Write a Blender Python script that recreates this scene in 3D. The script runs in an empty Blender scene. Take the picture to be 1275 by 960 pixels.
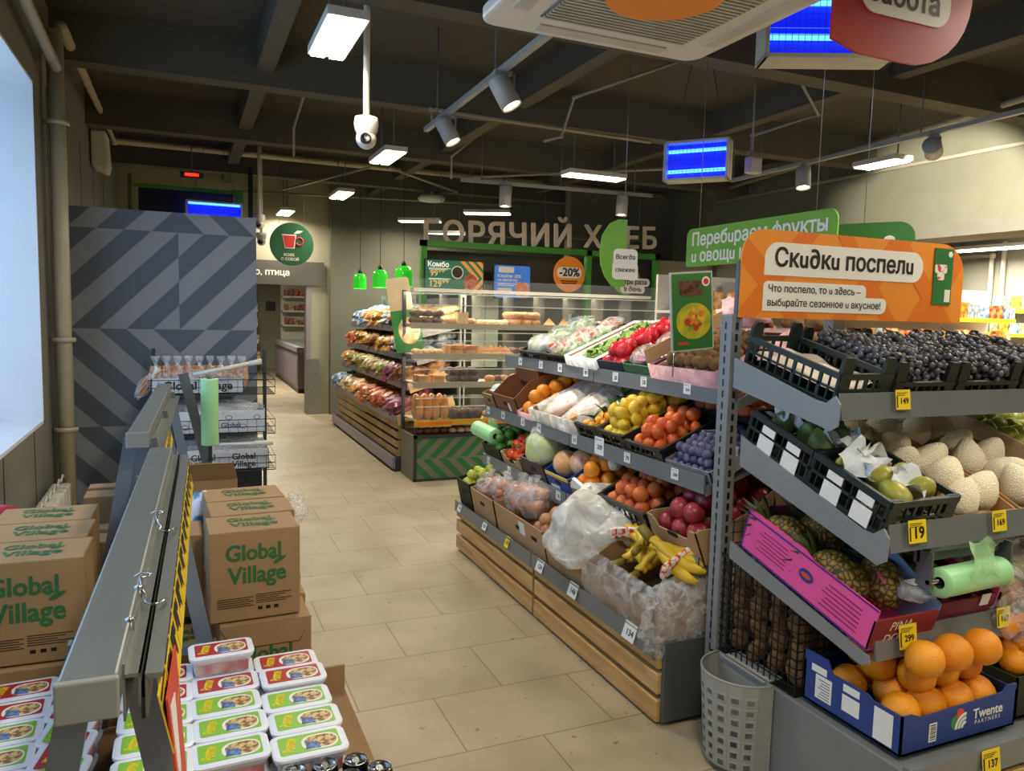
import bpy, math, random
from mathutils import Vector, Matrix, Euler
from mathutils.geometry import delaunay_2d_cdt
R=random.Random(7)
S=bpy.context.scene
COL=S.collection
rad=math.radians
# ---------------------------------------------------------------- camera, world, exposure
cd=bpy.data.cameras.new('camera'); cam=bpy.data.objects.new('camera',cd); COL.objects.link(cam)
cd.sensor_width=36; cd.lens=945/1275*36; cd.clip_start=.05; cd.clip_end=80
CM=Matrix(((.91836984,.01467606,-.39545095),(-.39496755,.09572041,-.91369483),(.02444329,.99530006,.09370331)))  # the camera's right, up and back axes in the shop
cam.matrix_world=Matrix.Translation((0,0,1.55))@CM.to_4x4()
S.camera=cam
w=bpy.data.worlds.new('world'); S.world=w; w.use_nodes=True
w.node_tree.nodes['Background'].inputs[0].default_value=(.45,.66,1,1)
w.node_tree.nodes['Background'].inputs[1].default_value=1.2
S.view_settings.view_transform='Standard'; S.view_settings.look='None'
S.view_settings.gamma=1; S.view_settings.use_curve_mapping=False
S.view_settings.exposure=0.52
LED_W=16; LED_COL=(1,.93,.77); SPOT_W=80; DAY_W=25
def area_light(name,loc,rot,sx,sy,power,color,spread=180):
    l=bpy.data.lights.new(name,'AREA'); l.shape='RECTANGLE'; l.size=sx; l.size_y=sy; l.energy=power; l.color=color; l.spread=rad(spread)
    o=bpy.data.objects.new(name,l); COL.objects.link(o); o.location=loc; o.rotation_euler=rot; return o
area_light('window_daylight',(-1.45,3.6,1.9),(0,rad(-90),0),2.2,3.3,DAY_W,(.36,.62,1))
# ---------------------------------------------------------------- materials
def lin(h):
    if isinstance(h,tuple): return h+(1,)
    c=[int(h[i:i+2],16)/255 for i in (0,2,4)]
    return tuple(x/12.92 if x<=.04045 else ((x+.055)/1.055)**2.4 for x in c)+(1,)
MC={}
def M(name,col='808080',rough=.5,metal=0,var=.12,sc=6,bump=0,bsc=60,emit=0,ecol=None,trans=0,col2=None,spec=.5,kind='noise',stretch=None,sharp=None,sss=0):
    if name in MC: return MC[name]
    m=bpy.data.materials.new(name); m.use_nodes=True; MC[name]=m
    nt=m.node_tree; N=nt.nodes; L=nt.links; b=N['Principled BSDF']
    c=lin(col); b.inputs['Roughness'].default_value=rough; b.inputs['Metallic'].default_value=metal
    b.inputs['Specular IOR Level'].default_value=spec
    if sss: b.inputs['Subsurface Weight'].default_value=sss; b.inputs['Subsurface Scale'].default_value=.01
    tc=N.new('ShaderNodeTexCoord'); mp=N.new('ShaderNodeMapping'); L.new(tc.outputs['Object'],mp.inputs[0])
    if stretch: mp.inputs['Scale'].default_value=stretch
    if kind=='voronoi':
        t=N.new('ShaderNodeTexVoronoi'); t.feature='DISTANCE_TO_EDGE'; fo=t.outputs['Distance']
    elif kind=='wave':
        t=N.new('ShaderNodeTexWave'); t.inputs['Distortion'].default_value=6; t.inputs['Detail'].default_value=3; fo=t.outputs['Fac']
    else:
        t=N.new('ShaderNodeTexNoise'); t.inputs['Detail'].default_value=5; fo=t.outputs['Fac']
    t.inputs['Scale'].default_value=sc; L.new(mp.outputs[0],t.inputs['Vector'])
    r=N.new('ShaderNodeValToRGB'); L.new(fo,r.inputs[0])
    c2=lin(col2) if col2 else tuple(x*(1-var) for x in c[:3])+(1,)
    lo,hi=sharp or (.35,.65)
    r.color_ramp.elements[0].position=lo; r.color_ramp.elements[1].position=hi
    r.color_ramp.elements[0].color=c2; r.color_ramp.elements[1].color=c
    L.new(r.outputs[0],b.inputs['Base Color'])
    if bump:
        bt=N.new('ShaderNodeTexNoise') if kind!='voronoi' else t
        if kind!='voronoi':
            bt.inputs['Scale'].default_value=bsc; bt.inputs['Detail'].default_value=3; L.new(mp.outputs[0],bt.inputs['Vector'])
        bn=N.new('ShaderNodeBump'); bn.inputs['Strength'].default_value=bump; bn.inputs['Distance'].default_value=.01
        L.new(bt.outputs[0] if kind!='voronoi' else fo,bn.inputs['Height']); L.new(bn.outputs[0],b.inputs['Normal'])
    if emit:
        b.inputs['Emission Color'].default_value=lin(ecol or col); b.inputs['Emission Strength'].default_value=emit
    if trans: b.inputs['Transmission Weight'].default_value=trans
    return m
def FILM(name,col,alpha,amax=None,rough=.18,sc=14,bump=.7):
    """wrinkled see-through plastic: part clear, part glossy, with folds of its own"""
    if name in MC: return MC[name]
    m=bpy.data.materials.new(name); m.use_nodes=True; MC[name]=m
    nt=m.node_tree; N=nt.nodes; L=nt.links; b=N['Principled BSDF']; out=N['Material Output']
    b.inputs['Base Color'].default_value=lin(col); b.inputs['Roughness'].default_value=rough
    tc=N.new('ShaderNodeTexCoord'); t=N.new('ShaderNodeTexNoise'); t.inputs['Scale'].default_value=sc; t.inputs['Detail'].default_value=4; t.inputs['Distortion'].default_value=1.2
    L.new(tc.outputs['Object'],t.inputs['Vector'])
    r=N.new('ShaderNodeMapRange'); r.inputs['From Min'].default_value=.4; r.inputs['From Max'].default_value=.68
    r.inputs['To Min'].default_value=alpha; r.inputs['To Max'].default_value=amax or min(1,alpha*2.2); L.new(t.outputs[0],r.inputs[0])
    bn=N.new('ShaderNodeBump'); bn.inputs['Strength'].default_value=bump; bn.inputs['Distance'].default_value=.02; L.new(t.outputs[0],bn.inputs['Height']); L.new(bn.outputs[0],b.inputs['Normal'])
    tr=N.new('ShaderNodeBsdfTransparent'); mx=N.new('ShaderNodeMixShader')
    L.new(r.outputs[0],mx.inputs[0]); L.new(tr.outputs[0],mx.inputs[1]); L.new(b.outputs[0],mx.inputs[2]); L.new(mx.outputs[0],out.inputs[0])
    return m
def GLASS(name,col='e8f4f0',alpha=.12):
    m=FILM(name,col,alpha,alpha,rough=.03,bump=0); return m
grey=M('painted_steel_grey','8b8f91',.42,.25,.05); dgrey=M('dark_steel','3c3f41',.5,.2); mid=M('mid_grey_steel','66696a',.45,.3)
silver=M('zinc_rail','9a9da0',.32,.7,.06); chrome=M('chrome_wire','c8cacc',.18,1,.02); black=M('black_plastic','17191a',.45,0,.2)
greenblack=M('dark_green_plastic','1b2622',.45,0,.2)
white=M('white_paper','e8e8e4',.6,0,.03); ink=M('black_ink','15120f',.6,0,.1); yellow=M('yellow_paper','f2d21c',.55,0,.05)
card=M('brown_cardboard','9f7a50',.85,0,.08,9,.08,120); cardlt=M('light_cardboard','b8946a',.85,0,.07,9,.08,120); carddk=M('dark_cardboard','6b4a2c',.85,0,.12,9)
pine=M('pale_pine','d0ae74',.6,0,.2,5,.05,60,stretch=(.6,8,8),col2='b48d55',kind='noise'); pinew=M('crate_wood','c9a56d',.65,0,.15,7,col2='a5834f',stretch=(1,6,6))
pipe_m=M('painted_pipe','b3aa92',.45,0,.08); white_m=M('white_enamel','d9d6cb',.4,0,.04)
film=FILM('clear_film','ffffff',.10,.42); wfilm=FILM('white_film','f6f4ee',.38,.85,sc=10); pfilm=FILM('pink_film','f2b8bd',.75,.97,rough=.35,sc=12)
gfilm=FILM('green_bag_film','b9eeb2',.55,.9,sc=22,bump=.3); acry=GLASS('clear_acrylic','f4f8f6',.045); glassm=GLASS('pane_glass','cfe4ff',.12)
# ---------------------------------------------------------------- mesh builder
class MB:
    def __init__(s): s.v=[];s.f=[];s.m=[];s.s=[]
    def add(s,vs,fs,m=0,smooth=False,T=None):
        o=len(s.v)
        s.v+= [tuple(T@Vector(p)) for p in vs] if T is not None else [tuple(p) for p in vs]
        for f in fs: s.f.append([i+o for i in f]); s.m.append(m); s.s.append(smooth)
        return s
    def bb(s,x0,x1,y0,y1,z0,z1,m=0,T=None):
        v=[(x,y,z) for z in (z0,z1) for x,y in ((x0,y0),(x1,y0),(x1,y1),(x0,y1))]
        return s.add(v,[(3,2,1,0),(4,5,6,7),(0,1,5,4),(1,2,6,5),(2,3,7,6),(3,0,4,7)],m,False,T)
    def bar(s,p0,p1,w,h,m=0,up=(0,0,1)):
        p0=Vector(p0);p1=Vector(p1);d=(p1-p0);L=d.length;d.normalize();u=Vector(up)
        x=d.cross(u)
        if x.length<1e-4: x=Vector((1,0,0))
        x.normalize();z=x.cross(d)
        T=Matrix.Translation(p0)@Matrix((x,d,z)).transposed().to_4x4()
        return s.bb(-w/2,w/2,0,L,-h/2,h/2,m,T)
    def poly(s,pts,m=0,T=None): return s.add(pts,[tuple(range(len(pts)))],m,False,T)
    def prism(s,pts,y0,y1,m=0,T=None):
        """outline in the x-z plane, front at y0 (towards -y), back at y1"""
        n=len(pts); v=[(x,y0,z) for x,z in pts]+[(x,y1,z) for x,z in pts]
        f=[tuple(range(n)),tuple(range(2*n-1,n-1,-1))]+[(i,i+n,(i+1)%n+n,(i+1)%n) for i in range(n)]
        return s.add(v,f,m,False,T)
    def ring_tube(s,rings,m=0,caps=True,smooth=True,T=None):
        n=len(rings[0]); v=[p for r in rings for p in r]; f=[]
        for k in range(len(rings)-1):
            for i in range(n): j=(i+1)%n; f.append((k*n+i,k*n+j,(k+1)*n+j,(k+1)*n+i))
        if caps: f.append(tuple(range(n-1,-1,-1))); f.append(tuple(range((len(rings)-1)*n,len(rings)*n)))
        return s.add(v,f,m,smooth,T)
    def tube(s,path,r,n=8,m=0,T=None,caps=True):
        P=[Vector(p) for p in path]; rings=[]; rr=r if isinstance(r,(list,tuple)) else [r]*len(P)
        a=None
        for i,p in enumerate(P):
            d=(P[min(i+1,len(P)-1)]-P[max(i-1,0)]).normalized()
            if a is None:
                a=d.orthogonal().normalized()
            a=(a-d*a.dot(d)).normalized() if (a-d*a.dot(d)).length>1e-5 else d.orthogonal().normalized()
            b=d.cross(a)
            rings.append([p+(a*math.cos(t)+b*math.sin(t))*rr[i] for t in (2*math.pi*k/n for k in range(n))])
        return s.ring_tube(rings,m,caps,True,T)
    def lathe(s,prof,n=16,m=0,T=None,caps=False):
        rings=[[(r*math.cos(2*math.pi*k/n),r*math.sin(2*math.pi*k/n),z) for k in range(n)] for r,z in prof]
        return s.ring_tube(rings,m,caps,True,T)
    def ball(s,c,r,n=12,k=8,m=0,T=None,fn=None):
        if not isinstance(r,(tuple,list)): r=(r,r,r)
        v=[];f=[]
        for i in range(1,k):
            a=math.pi*i/k
            for j in range(n):
                b=2*math.pi*j/n; v.append((math.sin(a)*math.cos(b),math.sin(a)*math.sin(b),math.cos(a)))
        v.append((0,0,1));v.append((0,0,-1))
        for i in range(k-2):
            for j in range(n): q=(j+1)%n; f.append((i*n+j,(i+1)*n+j,(i+1)*n+q,i*n+q))
        t=len(v)-2
        for j in range(n): q=(j+1)%n; f.append((t,j,q)); f.append((t+1,(k-2)*n+q,(k-2)*n+j))
        if fn: v=[fn(Vector(p)) for p in v]
        v=[(c[0]+p[0]*r[0],c[1]+p[1]*r[1],c[2]+p[2]*r[2]) for p in v]
        return s.add(v,f,m,True,T)
    def mesh(s,name,mats):
        me=bpy.data.meshes.new(name); me.from_pydata(s.v,[],s.f)
        if not isinstance(mats,(list,tuple)): mats=[mats]
        for x in mats: me.materials.append(x)
        me.polygons.foreach_set('material_index',s.m); me.polygons.foreach_set('use_smooth',s.s); me.update(); return me
    def build(s,name,mats,parent=None,loc=(0,0,0),rot=(0,0,0),bevel=0,seg=2):
        return link(name,s.mesh(name,mats),parent,loc,rot,bevel,seg)
def link(name,me,parent=None,loc=(0,0,0),rot=(0,0,0),bevel=0,seg=2):
    o=bpy.data.objects.new(name,me); COL.objects.link(o); o.location=loc; o.rotation_euler=rot
    if parent: o.parent=parent
    if bevel:
        b=o.modifiers.new('bevel','BEVEL'); b.width=bevel; b.segments=seg; b.limit_method='ANGLE'
    return o
def tag(o,label,cat,group=None):
    o['label']=label; o['category']=cat
    if group: o['group']=group
    return o
def thing(name,label,cat,loc=(0,0,0),rot=(0,0,0),group=None):
    o=bpy.data.objects.new(name,None); COL.objects.link(o); o.location=loc; o.rotation_euler=rot; o.empty_display_size=.05
    return tag(o,label,cat,group)
def struct(o): o['kind']='structure'; return o
def copy_tree(o,parent=None):
    c=o.copy(); COL.objects.link(c)
    if parent: c.parent=parent
    for ch in list(o.children): copy_tree(ch,c)
    return c
# flat outlines (x,z)
def rrect(w,h,r,n=6,x=0,z=0,only=None):
    pts=[]
    for i,(sx,sz,a0) in enumerate(((1,1,0),(-1,1,90),(-1,-1,180),(1,-1,270))):
        rr=r[i] if isinstance(r,(list,tuple)) else r
        if rr<=0: pts.append((x+sx*w/2,z+sz*h/2)); continue
        for k in range(n+1):
            a=rad(a0+90*k/n); pts.append((x+sx*(w/2-rr)+rr*math.cos(a),z+sz*(h/2-rr)+rr*math.sin(a)))
    return pts
def disc(r,n=28,x=0,z=0,rz=None): return [(x+r*math.cos(2*math.pi*k/n),z+(rz or r)*math.sin(2*math.pi*k/n)) for k in range(n)]
def clip(poly,a,b,c):
    """keep a*x+b*z<=c"""
    out=[]
    for i,p in enumerate(poly):
        q=poly[(i+1)%len(poly)]; dp=a*p[0]+b*p[1]-c; dq=a*q[0]+b*q[1]-c
        if dp<=0: out.append(p)
        if dp*dq<0: t=dp/(dp-dq); out.append((p[0]+(q[0]-p[0])*t,p[1]+(q[1]-p[1])*t))
    return out
_tc={}
def text_mesh(s,bold,mat,ext=.006,sp=1,ital=0,line=1):
    k=(s,bold,mat.name,ext,sp,ital,line)
    if k in _tc: return _tc[k]
    c=bpy.data.curves.new('lettering','FONT'); c.body=s; c.size=1; c.fill_mode='NONE'; c.align_x='CENTER'; c.align_y='CENTER'; c.resolution_u=3; c.space_character=sp; c.shear=ital; c.space_line=line
    o=bpy.data.objects.new('lettering',c); COL.objects.link(o)
    dg=bpy.context.evaluated_depsgraph_get(); wm=bpy.data.meshes.new_from_object(o.evaluated_get(dg))
    bpy.data.objects.remove(o); bpy.data.curves.remove(c)
    # fill the outlines: exact triangulation, counters left open
    r=delaunay_2d_cdt([v.co.xy for v in wm.vertices],[tuple(e.vertices) for e in wm.edges],[],1,1e-6)
    V=[(p.x,p.y) for p in r[0]]; E=[(wm.vertices[e.vertices[0]].co,wm.vertices[e.vertices[1]].co) for e in wm.edges]
    def inside(f):
        x=sum(V[i][0] for i in f)/len(f); y=sum(V[i][1] for i in f)/len(f)
        return sum(1 for p,q in E if (p.y>y)!=(q.y>y) and p.x+(y-p.y)*(q.x-p.x)/(q.y-p.y)>x)%2==1
    F=[tuple(f) for f in r[2] if inside(f)]; n=len(V)
    use={}
    for f in F:
        for i in range(len(f)): e=(f[i],f[(i+1)%len(f)]); use[e]=1
    vs=[(x,y,ext) for x,y in V]+[(x,y,0) for x,y in V]; fs=list(F)+[(e[0],e[0]+n,e[1]+n,e[1]) for e in use if (e[1],e[0]) not in use]
    me=bpy.data.meshes.new('lettering'); me.from_pydata(vs,[],fs); me.update(); bpy.data.meshes.remove(wm)
    if bold>.008:
        # heavier strokes: the outline repeated a little to each side
        V=[v.co.copy() for v in me.vertices]; F=[tuple(p.vertices) for p in me.polygons]; b=bold*.8; n=len(V); vs=[];fs=[]
        for i,(dx,dy) in enumerate(((0,0),(b,0),(-b,0),(0,b*.8),(0,-b*.8),(b*.7,b*.6),(-b*.7,b*.6),(b*.7,-b*.6),(-b*.7,-b*.6))):
            vs+=[(v.x+dx,v.y+dy,v.z+.0002*i) for v in V]; fs+=[tuple(q+n*i for q in f) for f in F]
        me2=bpy.data.meshes.new('lettering'); me2.from_pydata(vs,[],fs); me2.update(); me=me2
    me.materials.clear(); me.materials.append(mat)
    _tc[k]=me; return me
def text(parent,s,mat,size,loc,rot=(90,0,0),bold=.02,width=None,height=None,sp=1,ital=0,name='lettering',ext=.006,line=1):
    """lettering lying on a face; rot (90,0,0) reads upright facing -y"""
    me=text_mesh(s,bold,mat,ext,sp,ital,line)
    o=link(name,me,parent,loc,tuple(rad(a) for a in rot))
    xs=[v.co.x for v in me.vertices]; ys=[v.co.y for v in me.vertices]
    sx=sy=size
    if width: sx=width/(max(xs)-min(xs)); sy=sx if not height else sy
    if height: sy=height/(max(ys)-min(ys)); sx=sx if width else sy
    o.scale=(sx,sy,min(sx,sy)); return o
# ---------------------------------------------------------------- the shell
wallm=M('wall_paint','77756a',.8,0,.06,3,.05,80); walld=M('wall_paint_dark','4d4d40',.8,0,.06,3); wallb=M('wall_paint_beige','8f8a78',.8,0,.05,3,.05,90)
ceilm=M('ceiling_paint','464136',.9,0,.1,2,.1,40); lft=M('window_reveal_paint','d6dade',.6,0,.03)
def floor_mat():
    m=bpy.data.materials.new('stone_floor_tiles'); m.use_nodes=True; nt=m.node_tree; N=nt.nodes; L=nt.links; b=N['Principled BSDF']
    tc=N.new('ShaderNodeTexCoord'); mp=N.new('ShaderNodeMapping'); L.new(tc.outputs['Object'],mp.inputs[0])
    br=N.new('ShaderNodeTexBrick'); br.inputs['Scale'].default_value=1; br.inputs['Brick Width'].default_value=.60; br.inputs['Row Height'].default_value=.40; br.inputs['Mortar Size'].default_value=.0028; br.offset=.5
    br.inputs['Color1'].default_value=lin('bcae92'); br.inputs['Color2'].default_value=lin('b2a488'); br.inputs['Mortar'].default_value=lin('8a7858'); L.new(mp.outputs[0],br.inputs[0])
    n=N.new('ShaderNodeTexNoise'); n.inputs['Scale'].default_value=3; n.inputs['Detail'].default_value=8; L.new(tc.outputs['Object'],n.inputs[0])
    r=N.new('ShaderNodeValToRGB'); r.color_ramp.elements[0].position=.3; r.color_ramp.elements[0].color=(.78,.76,.72,1); r.color_ramp.elements[1].position=.62; r.color_ramp.elements[1].color=(1,1,1,1); L.new(n.outputs[0],r.inputs[0])
    n2=N.new('ShaderNodeTexNoise'); n2.inputs['Scale'].default_value=22; n2.inputs['Detail'].default_value=3; L.new(tc.outputs['Object'],n2.inputs[0])
    r2=N.new('ShaderNodeValToRGB'); r2.color_ramp.elements[0].position=.30; r2.color_ramp.elements[0].color=(.32,.25,.18,1); r2.color_ramp.elements[1].position=.30; r2.color_ramp.elements[1].color=(1,1,1,1); L.new(n2.outputs[0],r2.inputs[0])
    m1=N.new('ShaderNodeMix'); m1.data_type='RGBA'; m1.blend_type='MULTIPLY'; m1.inputs[0].default_value=1
    m2=N.new('ShaderNodeMix'); m2.data_type='RGBA'; m2.blend_type='MULTIPLY'; m2.inputs[0].default_value=.6
    L.new(br.outputs[0],m1.inputs['A']); L.new(r.outputs[0],m1.inputs['B']); L.new(m1.outputs['Result'],m2.inputs['A']); L.new(r2.outputs[0],m2.inputs['B'])
    L.new(m2.outputs['Result'],b.inputs['Base Color']); b.inputs['Roughness'].default_value=.42
    bp=N.new('ShaderNodeBump'); bp.inputs['Strength'].default_value=.12; bp.inputs['Distance'].default_value=.004; L.new(n.outputs[0],bp.inputs['Height']); L.new(bp.outputs[0],b.inputs['Normal'])
    return m
struct(MB().bb(-1.6,12,-4,22,-.1,0).build('floor',floor_mat()))
struct(MB().bb(-1.6,12,-4,22,3.45,3.6).build('ceiling',ceilm))
# left wall with the deep window opening
m=MB()
m.bb(-1.4,-.78,-4,.4,0,3.45).bb(-1.4,-.78,5.25,11.6,0,3.45).bb(-1.4,-.78,.4,5.25,0,.83).bb(-1.4,-.78,.4,5.25,2.82,3.45)
struct(m.build('wall_left',wallm))
m=MB(); m.bb(-1.36,-.781,.4,5.235,.83,.85).bb(-1.36,-.781,5.235,5.25,.85,2.805).bb(-1.36,-.781,.4,5.25,2.805,2.82).bb(-1.36,-.781,.4,.415,.85,2.805)
rv=struct(m.build('trim_1',lft)); rv['label']='white lining of the window opening'
m=MB(); 
for x in (.42,2.0,3.6,5.18): m.bb(-1.34,-1.28,x,x+.06,.85,2.8)
m.bb(-1.34,-1.28,.42,5.24,.85,.91).bb(-1.34,-1.28,.42,5.24,2.74,2.8)
wf=struct(m.build('window_1',white_m)); MB().bb(-1.315,-1.31,.44,5.2,.9,2.75).build('pane',glassm,wf)
m=MB()
for y in (5.7,6.5,7.4,8.4,9.4): m.bb(-.781,-.7765,y,y+.006,0,2.9)
for y in (.9,1.7,2.5,3.3,4.1,4.9): m.bb(-.781,-.7765,y,y+.006,0,.83)
struct(m.build('trim_2',walld))
# back walls
struct(MB().bb(-.78,-.6,11.45,11.6,0,3.45).bb(-.6,1.66,11.45,11.6,2.02,3.45).bb(1.66,1.97,11.45,11.6,0,3.45).build('wall_back',M('wall_paint_pale','aaa48c',.8,0,.05,3)))
struct(MB().bb(1.97,12,11.3,11.6,0,3.45).build('wall_far',M('wall_paint_olive','6d6b5d',.8,0,.06,3)))
dr=struct(MB().bb(-.6,-.54,11.42,11.63,0,2.05).bb(1.64,1.70,11.42,11.63,0,2.05).bb(-.6,1.7,11.42,11.63,2.0,2.05).build('door_1',M('door_casing','8e7f86',.5,0,.05)))
g=MB().bb(1.63,1.83,11.39,11.42,.0,.82).build('corner_guard',M('checker_plate','a9a7a4',.3,.8,.35,70,.5,120),dr)
# room beyond the doorway
pale=M('cold_room_paint','a6a28c',.7,0,.04)
struct(MB().bb(-1.6,6,20.5,20.7,0,3.45).build('wall_rear',pale)); struct(MB().bb(4.4,4.6,11.6,20.5,0,3.45).build('wall_inner',pale))
struct(MB().bb(-1.6,-1.4,11.6,20.5,0,3.45).build('wall_side',pale))
# bakery partition and the walls on the right
struct(MB().bb(2.56,6.6,8.62,8.7,0,2.27).build('wall_bakery',M('bakery_panel','3a3a30',.6,0,.1,3)))
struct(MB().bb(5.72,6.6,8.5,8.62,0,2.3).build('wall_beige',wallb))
struct(MB().bb(6.6,6.9,-4,9.6,2.49,3.45).bb(6.6,6.9,8.4,9.6,0,2.49).build('wall_right',M('plaster_wall','6f6e5c',.85,0,.08,5,.25,14)))
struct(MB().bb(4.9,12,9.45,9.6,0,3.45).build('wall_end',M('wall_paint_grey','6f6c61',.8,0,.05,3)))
struct(MB().bb(6.5,7.0,-4,8.5,2.36,2.49).build('trim_3',M('beam_paint','6a675b',.8)))
struct(MB().bb(-1.6,12,-4.2,-4,0,3.45).build('wall_front',wallm)); struct(MB().bb(10,10.2,-4,9.6,0,3.45).build('wall_outer',wallm))
# ceiling ribs
m=MB()
for y in (-2.2,.1,2.0,3.95,5.9,7.85,9.8): m.bb(-.78,6.6,y,y+.17,3.14,3.45)
struct(m.build('trim_4',M('ceiling_rib_paint','544f42',.9,0,.08,3)))
m=MB()
for x in (.5,2.5,4.5): m.bb(x,x+.12,-4,11.3,3.24,3.449)
struct(m.build('trim_5',MC['ceiling_rib_paint']))
# ---------------------------------------------------------------- pipes and conduits
def pipe(name,label,path,r,cat='pipe',group=None,mat=None,clips=()):
    t=thing(name,label,cat,path[0],group=group); o=Vector(path[0])
    P=[Vector(p)-o for p in path]; MB().tube(P,r,10).build('pipe_run',mat or pipe_m,t)
    for i,p in enumerate(P[1:-1]): MB().ball(p,r*1.35,10,6).build('elbow',mat or pipe_m,t)
    for c in clips: MB().lathe([(r*1.3,-.015),(r*1.45,-.01),(r*1.45,.01),(r*1.3,.015)],12).build('clip',mat or pipe_m,t,loc=tuple(Vector(c)-o))
    return t
pipe('heating_riser','thick cream vertical pipe in the left corner beside the window',[(-.70,5.52,0),(-.70,5.52,3.2)],.048,clips=((-.7,5.52,.75),(-.7,5.52,1.32),(-.7,5.52,2.65)))
pipe('sprinkler_pipe','cream pipe running back along the left wall then across under the ribs',[(-.66,5.5,3.22),(-.66,9.4,3.3),(6.4,9.4,3.3)],.035)
pipe('branch_pipe','thin cream pipe climbing out of frame above the window',[(-.68,5.4,2.95),(-.70,4.3,3.05),(-.71,2.6,3.1)],.03)
pipe('slim_riser','thin pale riser pipe behind the chevron panel',[(-.6,10.9,0),(-.6,10.9,3.2)],.03)
cond=M('conduit_plastic','9a9482',.45)
def cd_(label,path,r=.012,group=None): return pipe('cable_conduit',label,path,r,'conduit',group,cond)
cd_('bent conduit dropping from the ceiling left of the round white camera',[(.95,6.2,3.449),(.95,7.4,3.2),(.95,7.4,2.95)])
cd_('conduit loop ending beside the near end of the spotlight track',[(1.8,5.85,3.0),(1.8,5.885,3.13),(3.9,6.0,3.13)],.016)
cd_('zigzag conduit with two bends right of the spotlight track',[(3.4,4.9,3.449),(2.75,5.3,3.2),(2.75,5.5,2.95),(2.6,5.5,2.9)])
cd_('short bent conduit above the middle of the ceiling',[(2.9,7.6,3.449),(2.6,7.75,3.18),(2.6,7.75,2.95)])
cd_('conduit leading to the small junction box by the far blue lamp',[(3.7,4.2,3.449),(4.4,4.5,3.1),(4.0,4.75,2.95),(4.0,4.75,2.8)])
cd_('upper long conduit running along the right wall',[(6.4,8.4,3.2),(5.4,2.4,3.2)],.025)
cd_('lower long conduit running along the right wall',[(6.55,8.4,3.1),(6.55,2.0,3.1)],.02)
cd_('conduit slanting across the ceiling toward the hanging letters',[(2.1,8.4,3.12),(3.3,9.6,3.12)],.014)
cd_('conduit slanting from the rear ceiling to the right corner',[(3.0,8.4,3.1),(4.9,6.6,3.1)],.014)
cd_('far conduit crossing the ceiling above the doorway',[(.6,11.0,3.1),(4.5,10.2,3.1)],.014)
cd_('thin conduit over the back aisle',[(1.2,10.4,3.08),(1.9,8.5,3.12)],.014)
for k,(x,y) in enumerate(((8.9,9.4),(9.15,9.4))):
    cd_(('outer','inner')[k]+' white pipe bend on the wall of the hall at right',[(9.95,8.7,2.62-.14*k),(9.95,6.75+.16*k,2.62-.14*k),(9.95,6.75+.16*k,.02)],.035)
t=thing('junction_box','small white junction box on the ceiling beside the blue lamp','electrical box',(4.0,4.72,2.72)); MB().tube([(0,.02,.06),(0,.02,.729)],.008).build('drop_pole',cond,t); MB().bb(-.06,.06,-.03,.03,-.06,.06).build('box_body',white_m,t,bevel=.006); MB().bb(-.05,.05,-.034,-.03,-.05,.05).build('box_lid',white_m,t)
# ---------------------------------------------------------------- radiator
t=thing('radiator','white panel radiator under the window, behind the cartons','radiator',(-.70,4.62,.02))
m=MB()
for k in range(12): m.bb(-.05,.05,-.62+.105*k,-.53+.105*k,0,.44)
m.build('fins',white_m,t,bevel=.012)
m=MB()
for k in range(9): m.tube([(.0,-.6+.15*k,.45),(.0,-.52+.15*k,.48),(0,-.45+.15*k,.45)],.006,6)
m.build('guard_wire',white_m,t); MB().tube([(0,.62,.38),(0,.82,.38)],.022).tube([(0,.72,.38),(.0,.72,.1)],.016).build('valve_pipe',white_m,t)
# ---------------------------------------------------------------- ceiling light fittings
ledm=M('led_tube_glow','fff4dc',.5,0,0,emit=9,ecol='fff0d0'); housing=M('lamp_housing','cfcbbd',.5,0,.05)
def led(label,x,y,z,rz=0,lx=.19,ly=.6,p=LED_W,twin=False):
    t=thing('ceiling_light',label,'ceiling light',(x,y,z),(0,0,rad(rz)),'white strip lights under the ceiling')
    m=MB().bb(-lx/2,lx/2,-ly/2,ly/2,.01,.05); m.build('fitting_body',housing,t)
    for s in (-1,1): MB().bb(s*lx/4-lx/5.4,s*lx/4+lx/5.4,-ly/2+.01,ly/2-.01,.0,.012).build('diffuser',ledm,t)
    for s in (-1,1): MB().tube([(0,s*ly*.35,.05),(0,s*ly*.35,3.44-z)],.006,6).build('hanger_rod',mid,t)
    for s in ((-1,1) if twin else (0,)): area_light('strip_lamp',(x+s*lx/4,y,z-.012),(0,0,rad(rz)),lx/2.7 if twin else lx,ly-.02,p/(2 if twin else 1),LED_COL,170)
    return t
led('big twin strip light nearest the left window',.70,3.86,2.85,twin=True)
led('twin strip light above the aisle, behind the domed camera',1.62,6.55,2.85,twin=True)
led('twin strip light over the bread rack',1.68,8.95,2.85)
led('twin strip light over the end of the aisle',1.30,11.0,2.85)
led('long strip light above the bakery, beside the hanging white spotlight',3.5,6.3,2.82,90)
led('strip light above the bread letters',3.6,9.25,2.82,60)
led('strip light seen between the first two bread letters',3.1,10.6,2.82,60)
led('strip light above the green pendant lamps',3.3,10.0,2.6,60,.2,.5)
led('long strip light beside the spot-lit plaster wall',5.2,4.6,2.82,0,.19,.42,LED_W*.3)
led('strip light in the hall beyond the right opening',9.3,6.4,2.5,0,.3,1.2,LED_W*6)
led('added fill strip in the hall, out of sight behind the plaster wall',8.2,2.2,2.6,0,.3,1.2,LED_W*6)  # added lamp, set out of view to brighten the dark hall
led('added fill strip high in the hall at right, hidden above the opening',9.0,4.4,3.3,0,.3,1.2,LED_W*7)  # extra unseen lamp above the lintel, added to lift the hall's outer wall
led('strip light in the cold room through the doorway',1.2,15.0,2.9,0,.3,1.2,LED_W*6)
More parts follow.
